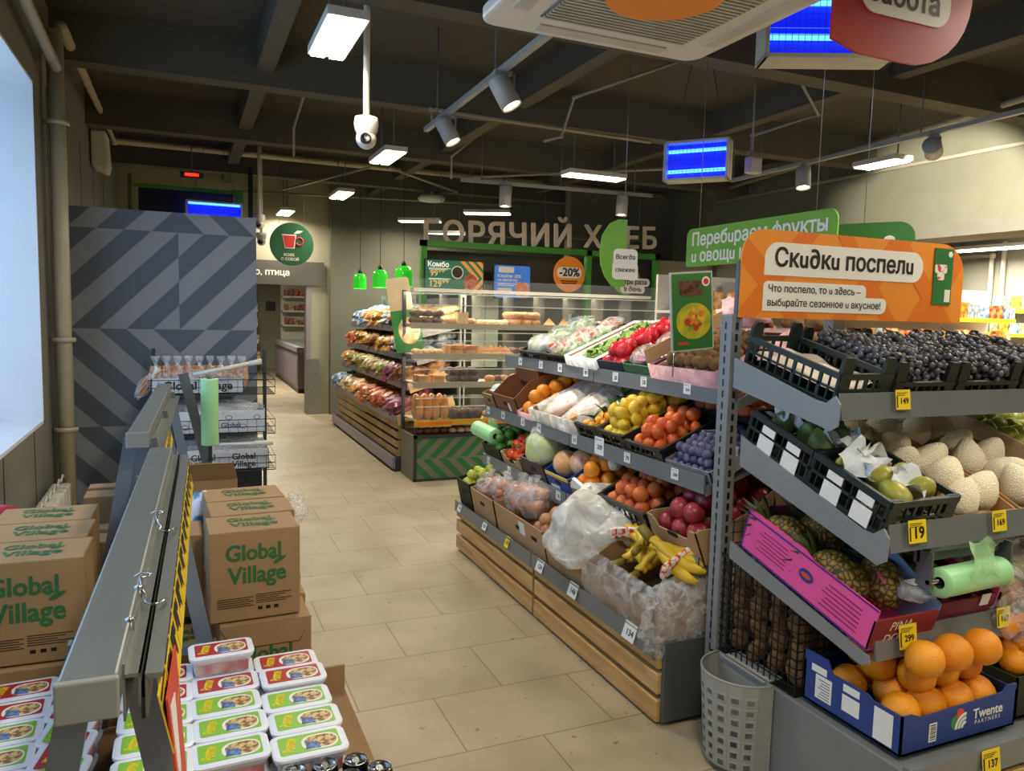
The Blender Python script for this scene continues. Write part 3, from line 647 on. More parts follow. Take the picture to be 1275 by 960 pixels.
# wooden-slat deck at the bottom
p,r_=on('deck',4.47,.03); b=carton('dark_carton','dark brown carton of green apples at the far end of the slatted base','',r_,.22,.36,.18,carddk) if False else carton('dark_carton','dark brown carton of green apples at the far end of the slatted base',p,r_,.23,.38,.20,M('dark_green_card','2f3018',.7))
fill(b,'apple',.21,.36,.13,'yellow green apple in the dark carton at the far end of the base','apple','green apples in the dark carton',layers=2)
p,r_=on('deck',4.15,.03); b=carton('apple_carton','brown carton of bagged red apples next to the dark apple carton',p,r_,.37,.40,.19,cardlt)
def bag_of(k,label,loc,s,n,mat=film,cat='bag of fruit',group=None,ry=.7,fl=None):
    """see-through bag with the fruit inside it"""
    o=thing('fruit_bag',label,cat,loc,(0,0,R.uniform(0,3)),group)
    lump(MB(),(0,0,s*.5),(s*.72,s*ry,s*.62),18,12,.10,2,R.uniform(0,6)).build('clear_bag',mat,o)
    MB().lathe([(s*.06,s*.95),(s*.04,s*1.08),(s*.16,s*1.25),(s*.2,s*1.32)],10).build('bag_neck',mat,o)
    me,parts,fr=FR[k]
    for i in range(n):
        a=i*2.4; q=s*.38*math.sqrt((i%5)/5+.1); c=link(k,me,o,(q*math.cos(a),q*math.sin(a)*.9,s*(.3+.38*(i//5)/max(1,n//5))),(R.uniform(0,3),R.uniform(0,3),0)); c.scale=(s/.13*.9,)*3
    if fl:
        MB().prism(rrect(s*.6,s*.3,s*.05,4),-s*.76,-s*.75,0,Matrix.Translation((0,0,s*.55))).build('printed_label',fl,o)
    return o
redlab=M('red_label','c8202c',.5,0,.4,40,col2='f0e8e0',sharp=(.45,.5))
B=Matrix.LocRotScale(b.location,b.rotation_euler,None)
for i,(x,y,z,lb) in enumerate(((-.1,.1,.12,'bag of red apples at the far front of the brown apple carton'),(.06,.12,.13,'bag of red apples with a printed label, front right in the brown apple carton'),(-.06,.27,.15,'bag of red apples at the back left of the brown apple carton'),(.1,.28,.15,'bag of red apples at the back right of the brown apple carton'))):
    bag_of('red_apple','clear '+lb,tuple(B@Vector((x,y,z))),.13,8,film,'bag of apples',fl=redlab if i in (1,2) else None)
p,r_=on('deck',3.62,.03); b=carton('onion_carton','long brown carton with two hand holes holding bagged and loose onions',p,r_,.64,.42,.19,cardlt)
MB().prism(rrect(.07,.022,.011,4,.2,.12),-.0012,0).build('hand_hole',MC['hole_shadow'],b); MB().bb(.02,.09,-.002,-.0005,.10,.17).build('paper_label',white,b)
B=Matrix.LocRotScale(b.location,b.rotation_euler,None)
for i,(x,y,z,s) in enumerate(((-.22,.12,.13,.16),(-.05,.13,.15,.16),(-.16,.3,.15,.16),(.02,.32,.15,.15))):
    bag_of('onion' if i%2 else 'red_apple','netted clear bag of red onions, '+('at the far front of the onion carton','at the front middle of the onion carton','at the far back of the onion carton','at the back middle of the onion carton')[i],tuple(B@Vector((x,y,z))),s,9,film,'bag of onions')
fill(b,'onion',.17,.40,.12,'loose pale onion in the near part of the onion carton','onion','loose onions in the onion carton',layers=2,x0=.22)
p,r_=on('deck',3.06,.03); b=carton('potato_carton','brown carton hidden under a billowing sheet of white film',p,r_,.46,.44,.17,cardlt)
fill(b,'potato',.42,.40,.06,'potato in the carton under the billowing white film','potato','potatoes under the white film',n=12)
o=tag(lump(MB(),(0,0,0),(.25,.27,.20),34,22,.13,1.5,1.1,-.35).build('plastic_sheet',FILM('milky_film','f4f2ea',.5,.95,sc=9,bump=.9),None,tuple(Matrix.LocRotScale(b.location,b.rotation_euler,None)@Vector((0,.20,.20))),r_),'crumpled white plastic film billowing over a carton beside the bananas','plastic sheet')
p,r_=on('deck',2.575,.02); b=carton('banana_carton','tall cardboard banana box wrapped in clear film at the near end of the base',p,r_,.50,.52,.24,M('banana_card','a07c50',.85,0,.08,9,.08,120),hf=.2)
m=MB(); q=.012
m.ring_tube([[(-.25-q,-q,-.0+.01),(.25+q,-q,.01),(.25+q,.52,.01),(-.25-q,.52,.01)],[(-.26-q,-.02-q,.10),(.26+q,-q-.015,.10),(.26+q,.53,.12),(-.26-q,.53,.12)],[(-.25-q,-q,.22),(.25+q,-q,.21),(.25+q,.53,.27),(-.25-q,.53,.27)],[(-.22,.03,.25),(.22,.03,.235),(.22,.48,.29),(-.22,.48,.29)]],0,False,True)
m.build('film_wrap',film,b)
m=MB(); lump(m,(.262,.07,.10),(.035,.14,.15),20,14,.2,2.4,.4); m.build('film_crumple',FILM('crumpled_film','ffffff',.08,.5,rough=.1,sc=26,bump=1),b)
MB().bb(.245,.2565,-.004,.004,.02,.2).build('edge_tape',M('tape_brown','3b2c20',.4),b)
ban=M('banana_skin','e2bd2c',.45,0,.1,5,col2='c9a51e'); bant=M('banana_tip','5b4a1c',.7)
def bananas(label,T,n=5,s=1,tape=True):
    o=thing('banana_bunch',label,'bananas'); o.matrix_world=T@Matrix.Scale(s,4)
    for i in range(n):
        a=(i-(n-1)/2)*.26; path=[];rr=[]
        for k in range(9):
            u=k/8; th=-.35+1.25*u; path.append((.13*math.cos(th)-.13+.0,.155*math.sin(th)*1.05+.06,.04+.025*math.cos(a*2)))
            rr.append((.007 if k==0 else .011) if k<2 else (.0185*(1-.5*max(0,u-.75)/.25) if k<8 else .006))
        Tm=Matrix.Rotation(a*1.0,4,'Z')@Matrix.Translation((i*.012-.02,0,.004*(i%2)))
        MB().tube(path,rr,8,0,Tm).build('banana',ban,o)
    MB().tube([(-.01,.0,.05),(-.02,-.05,.06)],.016,8).build('crown',M('banana_crown','8a7a2a',.6),o)
    if tape: MB().bb(-.11,.09,.105,.125,.038,.088).build('red_tape',M('red_tape','d8452a',.4,0,.4,60,col2='f2e6d8',sharp=(.5,.55)),o,bevel=.01)
    return o
B=Matrix.LocRotScale(b.location,b.rotation_euler,None)
bananas('upright banana bunch with red tape, on top of the near banana box',B@Matrix.Translation((.02,.15,.27))@Euler((-.4,.1,-1.3)).to_matrix().to_4x4(),5,1.35)
bananas('banana bunch lying in the middle of the film-wrapped box',B@Matrix.Translation((-.06,.16,.215))@Euler((.1,.1,.9)).to_matrix().to_4x4(),5,1)
bananas('banana bunch lying at the far end of the film-wrapped box',B@Matrix.Translation((-.13,.22,.205))@Euler((0,.1,1.4)).to_matrix().to_4x4(),5,1)
bananas('banana bunch pressed against the near side of the film-wrapped box',B@Matrix.Translation((.13,.22,.15))@Euler((.1,0,.2)).to_matrix().to_4x4(),5,1.15,False)
bananas('banana bunch low in the middle of the film-wrapped box',B@Matrix.Translation((.02,.10,.14))@Euler((.1,0,.6)).to_matrix().to_4x4(),5,1.15,False)
bananas('banana bunch low at the far side of the film-wrapped box',B@Matrix.Translation((-.12,.12,.14))@Euler((.1,0,.3)).to_matrix().to_4x4(),5,1.15,False)
bananas('banana bunch at the back of the film-wrapped box',B@Matrix.Translation((.10,.36,.225))@Euler((0,0,-.6)).to_matrix().to_4x4(),5,1,False)
# lowest tilted shelf
p,r_=on('low',4.45); b=carton('lime_carton','dark low carton of limes at the far end of the lowest tilted shelf',p,r_,.29,.38,.12,M('dark_green_card','2f3018',.7))
fill(b,'lime',.27,.36,.06,'green lime in the dark carton under the bag roll','lime','limes in the dark carton',layers=2)
p,r_=on('low',4.135); b=carton('tomato_carton','small cardboard tray of tomatoes beside the limes',p,r_,.29,.38,.12,cardlt,cut=True)
fill(b,'tomato',.27,.34,.05,'red orange tomato in the tray between limes and cabbage','tomato','tomatoes in the cardboard tray',layers=2)
p,r_=on('low',3.805); b=carton('cabbage_carton','dark printed carton holding a pale cabbage and watermelon pieces',p,r_,.29,.40,.15,M('dark_print_card','2a2320',.5,0,.3,20,col2='4a3a3a'))
B=Matrix.LocRotScale(b.location,b.rotation_euler,None)
cabm=M('cabbage_leaf','cfd48c',.5,0,.1,6,.4,18,col2='a9bb62')
o=thing('cabbage','round pale green wrapped cabbage on the lowest tilted shelf','cabbage',tuple(B@Vector((0,.12,.17)))); lump(MB(),(0,0,0),(.125,.125,.12),20,14,.05,1.4,.3).build('head',cabm,o); lump(MB(),(0,0,.01),(.134,.134,.128),16,10,.06,2,.9).build('film_wrap',film,o)
wr=M('watermelon_flesh','d8323a',.4,0,.1); wg=M('watermelon_rind','4c8a3a',.5)
for i,(x,y,z) in enumerate(((-.09,.30,.17),(.07,.31,.17),(.0,.36,.2))):
    o=thing('watermelon_wedge','red watermelon wedge '+('left of','right of','furthest back behind')[i]+' the pale cabbage','watermelon',tuple(B@Vector((x,y,z))),(0,0,.5+i*.7)); MB().prism([(-.08,.0),(.08,0),(.0,.10)],-.03,.03).build('flesh',wr,o,bevel=.006); MB().bb(-.085,.085,-.032,.032,-.012,.0).build('rind',wg,o)
bluec=M('blue_print_card','2456b0',.5,0,.3,12,col2='183a80')
p,r_=on('low',3.505); b=carton('pomelo_carton','blue printed carton of large film-wrapped pomelos',p,r_,.28,.42,.15,bluec,hf=.13); MB().bb(-.13,.13,-.002,0,.112,.132).build('yellow_band',yellow,b); MB().bb(-.1,.0,-.002,0,.02,.06).build('paper_label',white,b)
B=Matrix.LocRotScale(b.location,b.rotation_euler,None)
for i,(x,y,z) in enumerate(((-.05,.10,.14),(.075,.14,.15),(-.06,.30,.15),(.07,.32,.16))):
    o=put('pomelo',B@Matrix.Translation((x,y,z))@rotm(),('orange and yellow pomelo in shiny film, ')+('front left in the blue carton','front right in the blue carton','back left in the blue carton','back right in the blue carton')[i],'pomelo',None,.85); MB().ball((0,0,0),.0885,18,12).build('film_wrap',film,o)
p,r_=on('low',3.225); b=carton('orange_carton','brown carton of oranges in white paper wraps',p,r_,.27,.46,.13,card,hf=.12,hb=.17,liner=None)
fill(b,'orange',.25,.40,.08,'loose orange among white wraps in the brown carton','orange','oranges in the brown carton',n=13,layers=2)
fill(b,'foam_wrapped_fruit',.25,.28,.15,'white foam wrapped orange in the brown carton of oranges','wrapped orange','foam wrapped oranges',n=5,y0=.14,s=1)
MB().prism([(-.12,.10),(-.02,.11),(.05,.095),(.12,.11),(.10,.155),(.02,.14),(-.06,.165)],-.008,.008).build('paper_wrap',white,b)
p,r_=on('low',2.86); b=crate('peach_crate','black slotted crate of orange peaches on the lowest tilted shelf',p,r_,.39,.48,.135,black)
fill(b,'peach',.36,.45,.07,'orange red peach in the black crate below the plums','peach','peaches in the black crate',layers=2); MB().bb(-.03,.03,-.012,-.008,.03,.08).build('paper_label',white,b)
p,r_=on('low',2.475); b=carton('pomegranate_carton','brown cut-out carton of dark red pomegranates beside the post',p,r_,.33,.46,.15,cardlt,cut=True,hf=.15)
fill(b,'pomegranate',.31,.42,.05,'dark red pomegranate in the carton beside the post','pomegranate','pomegranates beside the post',layers=2)
# middle tilted shelf
p,r_=on('mid',4.53); b=carton('foam_carton','narrow brown carton topped with white foam trays',p,r_,.18,.46,.13,card)
B=Matrix.LocRotScale(b.location,b.rotation_euler,None); foam=M('foam_tray','d9dfdb',.8,0,.08,30,.2)
for i in range(4):
    o=thing('foam_tray','bumpy white foam tray '+('lowest','second','third','topmost')[i]+' in the narrow brown carton','tray',tuple(B@Vector((0,.05+.1*i,.115+.01*i))),r_); m=MB().bb(-.075,.075,0,.09,0,.012)
    for a in range(3): m.ball((-.05+.05*a,.045,.014),(.022,.035,.02),10,6)
    m.build('tray_body',foam,o)
p,r_=on('mid',4.245); b=carton('flap_carton','tall brown carton with high torn flaps next to the loose oranges',p,r_,.34,.52,.20,M('flap_card','8a5a38',.85,0,.1,9,.08,120),hf=.15,hb=.26)
MB().prism(rrect(.03,.06,.015,5,.05,.08),-.0015,0).build('paper_label',white,b)
for s in (-1,1): MB().bb(-.165,.165,.3,.306,.15,.24,0,Matrix.Translation((0,.1*s,0))).build('inner_flap',MC['flap_card'],b)
p,r_=on('mid',3.965); b=carton('orange_tray','shallow tray with pink liner holding a row of loose oranges',p,r_,.20,.52,.07,cardlt,liner=pfilm,hole=False)
fill(b,'orange',.19,.50,.03,'loose orange in the pink lined tray beside the tall brown carton','orange','oranges in the pink lined tray',layers=2)
p,r_=on('mid',3.60); b=woodbox('carrot_crate','pale wooden crate lined with white film holding netted sacks of carrots',p,r_,.50,.54,.11,pinew,wfilm)
sackm=M('carrot_sack','d9a878',.8,0,.15,14,.3,140,col2='c48a58'); B=Matrix.LocRotScale(b.location,b.rotation_euler,None)
for i,x in enumerate((-.12,.12)):
    o=thing('netted_sack',('far','near')[i]+' pale orange netted sack of carrots in the wooden crate','sack',tuple(B@Vector((x,.27,.085))),r_); lump(MB(),(0,0,0),(.11,.25,.06),18,12,.04,3,i).build('sack_body',sackm,o); lump(MB(),(0,0,.004),(.115,.255,.063),14,10,.06,2,i+2).build('film_sleeve',wfilm,o)
leaf=M('citrus_leaf','3f6b28',.4,0,.2,12)
p,r_=on('mid',3.235); b=crate('mandarin_crate','black crate of lemons with dark green leaves next to the wooden crate',p,r_,.22,.52,.115,black,nx=6)
fill(b,'mandarin',.20,.48,.05,'small yellow mandarin among green leaves','mandarin','leafy mandarins in the narrow black crate',n=18,layers=2)
B=Matrix.LocRotScale(b.location,b.rotation_euler,None)
for i in range(7):
    o=thing('leaf_sprig','sprig of dark green citrus leaves among the mandarins','leaf sprig',tuple(B@Vector((R.uniform(-.07,.07),.04+.06*i,.135))),(R.uniform(-.3,.3),R.uniform(-.3,.3),R.uniform(0,6)),'citrus leaves'); m=MB()
    for a in range(5):
        T=Matrix.Rotation(a*1.26,4,'Z')@Matrix.Rotation(-.5-.1*(a%2),4,'Y'); m.add([(0,0,0),(.02,.012,.006),(.05,.012,.004),(.075,0,-.002),(.05,-.012,.004),(.02,-.012,.006)],[(0,1,2,3,4,5)],0,True,T)
    m.build('leaves',leaf,o); MB().tube([(0,0,0),(0,.0,-.02)],.0025,5).build('twig',stemm,o)
p,r_=on('mid',3.0); b=crate('lemon_crate','black slotted crate heaped with yellow lemons',p,r_,.235,.52,.115,black,nx=6)
fill(b,'lemon',.23,.50,.05,'yellow lemon in the black slotted crate','lemon','lemons in the black crate',layers=3)
p,r_=on('mid',2.735); b=crate('persimmon_crate','low black crate of orange persimmons beside the plum tray',p,r_,.28,.30,.10,black,nx=7)
fill(b,'persimmon',.26,.28,.045,'orange persimmon in the low black crate','persimmon','persimmons in the low black crate',layers=2)
p,r_=on('mid',2.44); b=carton('plum_tray','shallow grey tray of bluish plums at the near end of the middle shelf',p,r_,.29,.30,.06,M('grey_tray','8f9294',.5,.1),hole=False)
fill(b,'plum',.28,.29,.012,'small bluish plum in the shallow grey tray','plum','plums in the grey tray',layers=3)
p,r_=on('mid',2.56,.33); b=crate('apricot_crate','black crate of orange red nectarines behind the plum tray',p,r_,.46,.22,.13,black)
fill(b,'apricot',.44,.21,.09,'orange red nectarine behind the plums','nectarine','nectarines in the rear black crate',layers=2)
p,r_=on('mid',3.1,.47,.04); tag(MB().bb(-.12,.12,0,.004,0,.16).build('printed_card',M('pale_print','9fb0bf',.6,0,.4,18,col2='3f4f60',sharp=(.45,.5)),None,p,r_),'pale printed card leaning at the back of the lemon crates','card')
# top tilted shelf
grn=M('leafy_green','8fae4e',.5,0,.3,25,.5,40,col2='5a7a2e'); pgrn=M('pale_leaf','b9c98a',.5,0,.3,25,.5,40,col2='8ba860'); rdm=M('radish_red','d8365a',.35,0,.15,10); redm=M('red_sweet_pepper','d62c34',.25,0,.1)
def veg_heap(label,B,x,y,z,rx,ry,rz,mat,cat,wrap=film,ph=0,n=1,group=None,name='greens_bag',part='leaves'):
    o=thing(name,label,cat,tuple(B@Vector((x,y,z))),tuple(B.to_euler()),group)
    m=MB()
    for i in range(26):
        a=R.uniform(0,6.3); q=math.sqrt(R.random()); px,py=q*math.cos(a)*rx*.8,q*math.sin(a)*ry*.8; h=rz*.9*math.sqrt(max(.05,1-q*q*.8))
        T=Matrix.Translation((px,py,h*.6))@rotm(1.1); L=min(rx,ry)*R.uniform(.35,.6)
        m.add([(0,-L,0),(L*.45,-L*.3,L*.15),(L*.35,L*.5,.0),(0,L,L*.1),(-L*.35,L*.5,0),(-L*.45,-L*.3,L*.15),(0,0,L*.3)],[(0,1,6),(1,2,6),(2,3,6),(3,4,6),(4,5,6),(5,0,6)],0,True,T)
    lump(m,(0,0,rz*.25),(rx*.8,ry*.8,rz*.5),14,8,.12,2,ph)
    m.build(part,mat,o)
    if wrap: lump(MB(),(0,0,rz*.4),(rx,ry,rz*.8),16,12,.08,2.3,ph+1).build('clear_bag',wrap,o)
    return o
p,r_=on('top',4.19); b=crate('greens_crate','black crate of film-bagged salad at the far end of the top shelf',p,r_,.33,.44,.09,black); B=Matrix.LocRotScale(b.location,b.rotation_euler,None)
for i,(y,t_) in enumerate(((.10,'front'),(.24,'middle'),(.38,'back'))): veg_heap('clear bag of pale salad leaves at the '+t_+' of the far black crate',B,0,y,.07,.15,.09,.07,pgrn,'salad bag',wfilm if i==0 else film,i)
p,r_=on('top',3.87); b=crate('radish_crate','black crate of bagged radishes with green tops on the top shelf',p,r_,.29,.46,.09,black); B=Matrix.LocRotScale(b.location,b.rotation_euler,None)
for i,(x,y,t_) in enumerate(((-.07,.1,'front left'),(.07,.12,'front right'),(-.07,.25,'middle left'),(.07,.27,'middle right'),(0,.4,'back'))):
    o=veg_heap('clear bag of radishes and greens, '+t_+' in the radish crate',B,x,y,.07,.075,.09,.06,grn if i%2 else M('radish_tops','b9b45a',.5,0,.4,20,col2='b04a48',sharp=(.4,.6)),'radish bag',film,i)
    for q in range(3): link('radish',FR['tomato'][0],o,(R.uniform(-.04,.04),R.uniform(-.06,.03),.05)).scale=(.45,.45,.5)
p,r_=on('top',3.555); b=carton('lettuce_carton','shallow box lined with thick white film full of green salad stalks',p,r_,.32,.47,.09,cardlt,liner=FILM('thick_white_film','f6f5f0',.7,.97,rough=.35,sc=9,bump=.8),hole=False); B=Matrix.LocRotScale(b.location,b.rotation_euler,None)
for i,(y,t_) in enumerate(((.10,'front'),(.22,'second'),(.33,'third'),(.42,'hindmost'))): veg_heap('bunch of bright green salad, '+t_+' in the white film lined box',B,0,y,.06,.10,.07,.06,grn,'salad bunch',None,i,name='salad_bunch')
bag=M('white_film_heap','efeee8',.4)
p,r_=on('top',3.265); b=carton('pepper_carton','dark blue carton of red peppers on the top shelf',p,r_,.24,.46,.09,M('navy_card','1c2238',.6),hole=False); B=Matrix.LocRotScale(b.location,b.rotation_euler,None)
def pepper_mesh():
    def fn(p):
        a=math.atan2(p.y,p.x); k=1+.1*math.cos(4*a); return Vector((p.x*k,p.y*k,p.z*1.3-.2*max(0,p.z)**6))
    return mround('sweet_pepper',.034,redm,fn)
kind('sweet_pepper',pepper_mesh(),[('stem',stem_mesh(.034,.02,calyx,1.0))],.036)
fill(b,'sweet_pepper',.22,.44,.03,'glossy red sweet pepper in the dark blue carton','pepper','red peppers in the dark blue carton',layers=2)
p,r_=on('top',3.02); b=carton('radish_carton','carton with a dark green edge holding bunches of pink radishes',p,r_,.24,.46,.09,M('green_edge_card','3c6a48',.6),hole=False); B=Matrix.LocRotScale(b.location,b.rotation_euler,None)
MB().bb(.115,.121,.0,.46,.05,.17).build('tall_side',cardlt,b)
for i,(x,y,t_) in enumerate(((-.05,.1,'front left'),(.05,.12,'front right'),(-.05,.26,'middle left'),(.05,.28,'middle right'),(0,.4,'back'))):
    veg_heap('clear bag of pink radishes, '+t_+' in the green edged carton',B,x,y,.07,.07,.08,.06,M('pink_radish','d98aa0',.5,0,.3,22,col2='8fae4e',sharp=(.42,.5)),'radish bag',film,i+3)
p,r_=on('top',2.655); b=carton('kiwi_carton','box with a puffy pink plastic liner full of kiwi fruit',p,r_,.46,.40,.10,M('maroon_card','6e2430',.6),liner=pfilm,hole=False)
fill(b,'kiwi',.42,.36,.035,'brown kiwi fruit in the pink lined box','kiwi','kiwi fruit in the pink lined box',layers=2)
# sacks on the far side of the rack
t=thing('potato_crate','black crate of potatoes with pink film on the far side of the rack','crate',(2.74,2.95,1.32)); m=MB().bb(-.18,.18,-.28,.28,0,.01)
for s in (-1,1): m.bb(s*.18-.004,s*.18+.004,-.28,.28,0,.14).bb(-.18,.18,s*.28-.004,s*.28+.004,0,.14)
m.build('crate_walls',black,t); lump(MB(),(-.22,.05,.25),(.10,.15,.09),18,12,.2,2,1).build('pink_film',pfilm,t)
for i in range(14):
    a=i%4;c=i//4
    put('potato',Matrix.Translation((2.62+.065*a,2.74+.10*c,1.40+.07*(i%3)))@rotm(),'brown potato in the crate behind the green poster','potato','potatoes on the far side of the rack')
MB().bb(2.5,3.0,2.3,4.6,.0,1.3).build('plinth_far',M('far_side_grey','5a5c5c',.6),rack)
# price tags on the rack
def ptags(sh,ys,txts,where,z=.02,size=(.05,.045),mat=white,tl=.15):
    x,zz,tt,d=SH[sh]
    for i,y in enumerate(ys):
        tx=txts[i] if i<len(txts) else None
        price('%s white price tag on the %s rail'%(['farthest','second farthest','third farthest','fourth farthest','fifth farthest','sixth farthest','seventh farthest','nearest'][i if y>2.5 else 7],where),rail_T(x-.0145,y,zz+z,rad(-90),0),tx,size,mat)
ptags('low',(4.5,4.16,3.85,3.5,3.25,2.95,2.45),('124','64','89','76','99','79','189'),'lowest shelf')
ptags('mid',(4.55,4.3,4.0,3.78,3.36,2.86,2.5),('94','86','57','49','59','79','184'),'middle shelf')
ptags('top',(4.35,4.05,3.8,3.5,3.2,2.95,2.62),('29','57','69','89','28','58','264'),'top shelf')
price('larger white price tag reading 209 hanging below the lemons',rail_T(1.806,3.11,.935,rad(-90)),'209',(.085,.085),white)
price('white price tag 124 at the far end of the slatted base',rail_T(1.604,4.5,.31,rad(-90),rad(-18)),'124',(.06,.055)); price('white price tag 101 on the slatted base below the apple carton',rail_T(1.604,4.06,.31,rad(-90),rad(-18)),'101',(.06,.055))
price('small yellow price tag on the slatted base rail',rail_T(1.604,3.72,.31,rad(-90),rad(-18)),'69',(.05,.06),yellow)
price('white price tag reading 124 on the near half of the slatted base',rail_T(1.602,3.30,.31,rad(-90),rad(-18)),'124',(.075,.06)); price('white price tag reading 146 on the slatted base below the film heap',rail_T(1.602,2.95,.31,rad(-90),rad(-18)),'146',(.08,.065)); price('big white price tag reading 134 below the banana box',rail_T(1.602,2.47,.31,rad(-90),rad(-18)),'134',(.085,.07))
# bag roll on the lowest shelf
def bag_roll(name,label,T,L,r,loose=True):
    o=thing(name,label,'bag roll'); o.matrix_world=T
    MB().lathe([(r*.4,0),(r*.98,0),(r,.004),(r,L-.004),(r*.98,L),(r*.4,L)],24).build('roll',M('green_bags','a9e3a4',.35,0,.08,8,.15,30),o)
    MB().lathe([(r*.4,L-.003),(r*.4,.003)],16).build('core',M('core_dark','3d4a44',.6),o)
    if loose:
        m=MB(); n=8
        for i in range(n):
            for j in range(6): pass
        vs=[];fs=[]
        for i in range(9):
            for j in range(6):
                u=i/8; v=j/5; vs.append((r*1.03+.02*math.sin(5*v+2*u)*v-.01*v, -.01-.11*v+.012*math.sin(9*u), L*(.25+.5*u)+.03*math.sin(3*u+v)))
        for i in range(8):
            for j in range(5): a=i*6+j; fs.append((a,a+1,a+7,a+6))
        MB().add(vs,fs,0,True).build('loose_bag',gfilm,o)
    return o
bag_roll('bag_roll','green roll of plastic bags jutting out above the limes',Matrix.Translation((1.80,4.40,.775))@Euler((rad(-86),0,rad(6))).to_matrix().to_4x4(),.26,.05)
# ---------------------------------------------------------------- goods on the end display
def Bm(o): return Matrix.LocRotScale(o.location,o.rotation_euler,None)
paperw=M('crumpled_paper','d9cdbb',.8,0,.1,8,.5,30)
p,r_=one('e1',1.915); c1=crate('fruit_crate','dark green ear-cornered crate holding only crumpled paper, on the top shelf beside the post',p,r_,.215,.42,.115,greenblack,.05,2,6,11)
m=MB(); vs=[];fs=[]
for i in range(9):
    for j in range(15): vs.append((-.095+.19*i/8,.02+.38*j/14,.05+.012*math.sin(i*1.3)*math.cos(j*.9)+.02*(i/8)))
for i in range(8):
    for j in range(14): a=i*15+j; fs.append((a,a+15,a+16,a+1))
tag(MB().add(vs,fs,0,True).build('packing_paper',paperw,None,p,r_),'beige packing paper with red marks lying in the empty green crate','paper')
grm=M('grape_skin','33333a',.4,0,.3,14,.1,60,col2='565660'); gst=M('grape_stalk','4f4326',.7)
def bunch(seed):
    rr=random.Random(seed); m=MB(); pts=[]
    while len(pts)<46:
        a=rr.uniform(0,6.3); q=math.sqrt(rr.random()); x=q*math.cos(a)*.062; y=q*math.sin(a)*.085; z=.03*math.sqrt(max(0,1-q*q))+rr.uniform(-.012,.006)
        if all((x-u)**2+(y-v)**2+(z-w_)**2>.019**2 for u,v,w_ in pts) or rr.random()<.02: pts.append((x,y,z))
    for p in pts: m.ball(p,rr.uniform(.0105,.013),8,6)
    return m.mesh('berries',grm)
BU=[bunch(i) for i in range(4)]
stalk=MB().tube([(0,-.05,.02),(.005,0,.042),(-.004,.05,.036),(0,.07,.042)],.003,5).mesh('stalk',gst)
def grapes(box,w,d,z,label,group,nx,ny):
    B=Bm(box)
    for L in range(2):
        for i in range(nx):
            for j in range(ny):
                o=thing('grape_bunch',label,'grapes',group=group); x=-w/2+w*(i+.5)/nx; y=.05+(d-.09)*(j+.5)/ny
                o.matrix_world=B@Matrix.Translation((x+R.uniform(-.012,.012),y+R.uniform(-.015,.015),z+L*.035+R.uniform(0,.012)))@Euler((R.uniform(-.2,.2),R.uniform(-.2,.2),R.uniform(-.6,.6)+(3.14 if R.random()<.5 else 0))).to_matrix().to_4x4()
                link('berries',R.choice(BU),o); link('stalk',stalk,o)
for i,(x,w_,nm) in enumerate(((2.175,.27,'crate in the middle of the top shelf'),(2.475,.30,'crate next to the rightmost of the top shelf'),(2.80,.31,'rightmost crate of the top shelf'))):
    p,r_=one('e1',x); b=crate('grape_crate','black slotted grape crate, '+('second from the post','third from the post','fourth from the post')[i]+' on the top shelf',p,r_,w_,.42,.10,black,.05,2,8,11,lowf=.085)
    grapes(b,w_-.03,.40,.075,'bunch of dark blue grapes in the '+nm,'grapes in the '+nm,2 if i==0 else 2,4)
# middle shelf
for i,(f,t_) in enumerate(((.0,'front'),(.305,'rear'))):
    p,r_=one('e2',1.93,.015+f); b=crate('fruit_crate','long dark green crate with paper labels, %s of the two beside the post'%t_,p,r_,.27,.30,.13,greenblack,0,2,8,9,True)
    B=Bm(b)
    if i: fill(b,'avocado',.24,.26,.07,'dark green avocado with a sticker in the rear green crate','avocado','avocados in the rear green crate',n=8,tilt=.5)
    else:
        fill(b,'mango',.24,.27,.07,'yellow green mango nested in paper in the front green crate','mango','mangoes in the front green crate',n=7,tilt=1.5)
    for q in range(4 if i else 6):
        x,y=(R.uniform(-.09,.09),R.uniform(.04,.26)); m=MB(); vs=[];fs=[]; n=7
        for a in range(n):
            for c in range(n): vs.append((-.05+.1*a/(n-1),-.05+.1*c/(n-1),.03*math.sin(a*1.1+q)*math.cos(c*.9)+.02*abs(a-3)/3))
        for a in range(n-1):
            for c in range(n-1): k=a*n+c; fs.append((k,k+n,k+n+1,k+1))
        o=MB().add(vs,fs,0,True).build('wrapping_paper',M('tissue_paper','d6d9dc',.7,0,.06,10,.4,40)); o.matrix_world=B@Matrix.Translation((x,y,.125+.012*(q%3)))@Euler((R.uniform(-.7,.7),R.uniform(-.7,.7),q)).to_matrix().to_4x4(); tag(o,'scrap of white tissue paper among the fruit in the %s green crate'%t_,'paper','tissue in the %s crate'%t_)
for i,(x,w_) in enumerate(((2.235,.28),(2.545,.30))):
    p,r_=one('e2',x); b=carton('melon_tray',('left','right')[i]+' cardboard tray of pale fruit in foam nets',p,r_,w_,.58,.07,M('tray_card','b48a5c',.85,0,.08,9,.05),hole=False,hf=.05)
    fill(b,'melon_in_net',w_-.02,.56,.02,'large pale fruit in a cream foam net, in the %s tray'%('left','right')[i],'netted fruit','netted fruit in the %s tray'%('left','right')[i],layers=1,tilt=.9,jit=.25)
p,r_=one('e2',2.90,.02); b=woodbox('pear_crate','long pale wooden crate of green pears at the right end of the middle shelf',p,r_,.36,.58,.12,pinew)
MB().bb(-.185,-.17,0,.58,.0,.13).build('side_board',M('grey_wood','b7a07c',.7,0,.2,8,stretch=(6,1,6)),b)
fill(b,'pear',.33,.54,.06,'green pear in the wooden crate right of the netted fruit','pear','pears in the wooden crate',layers=1)
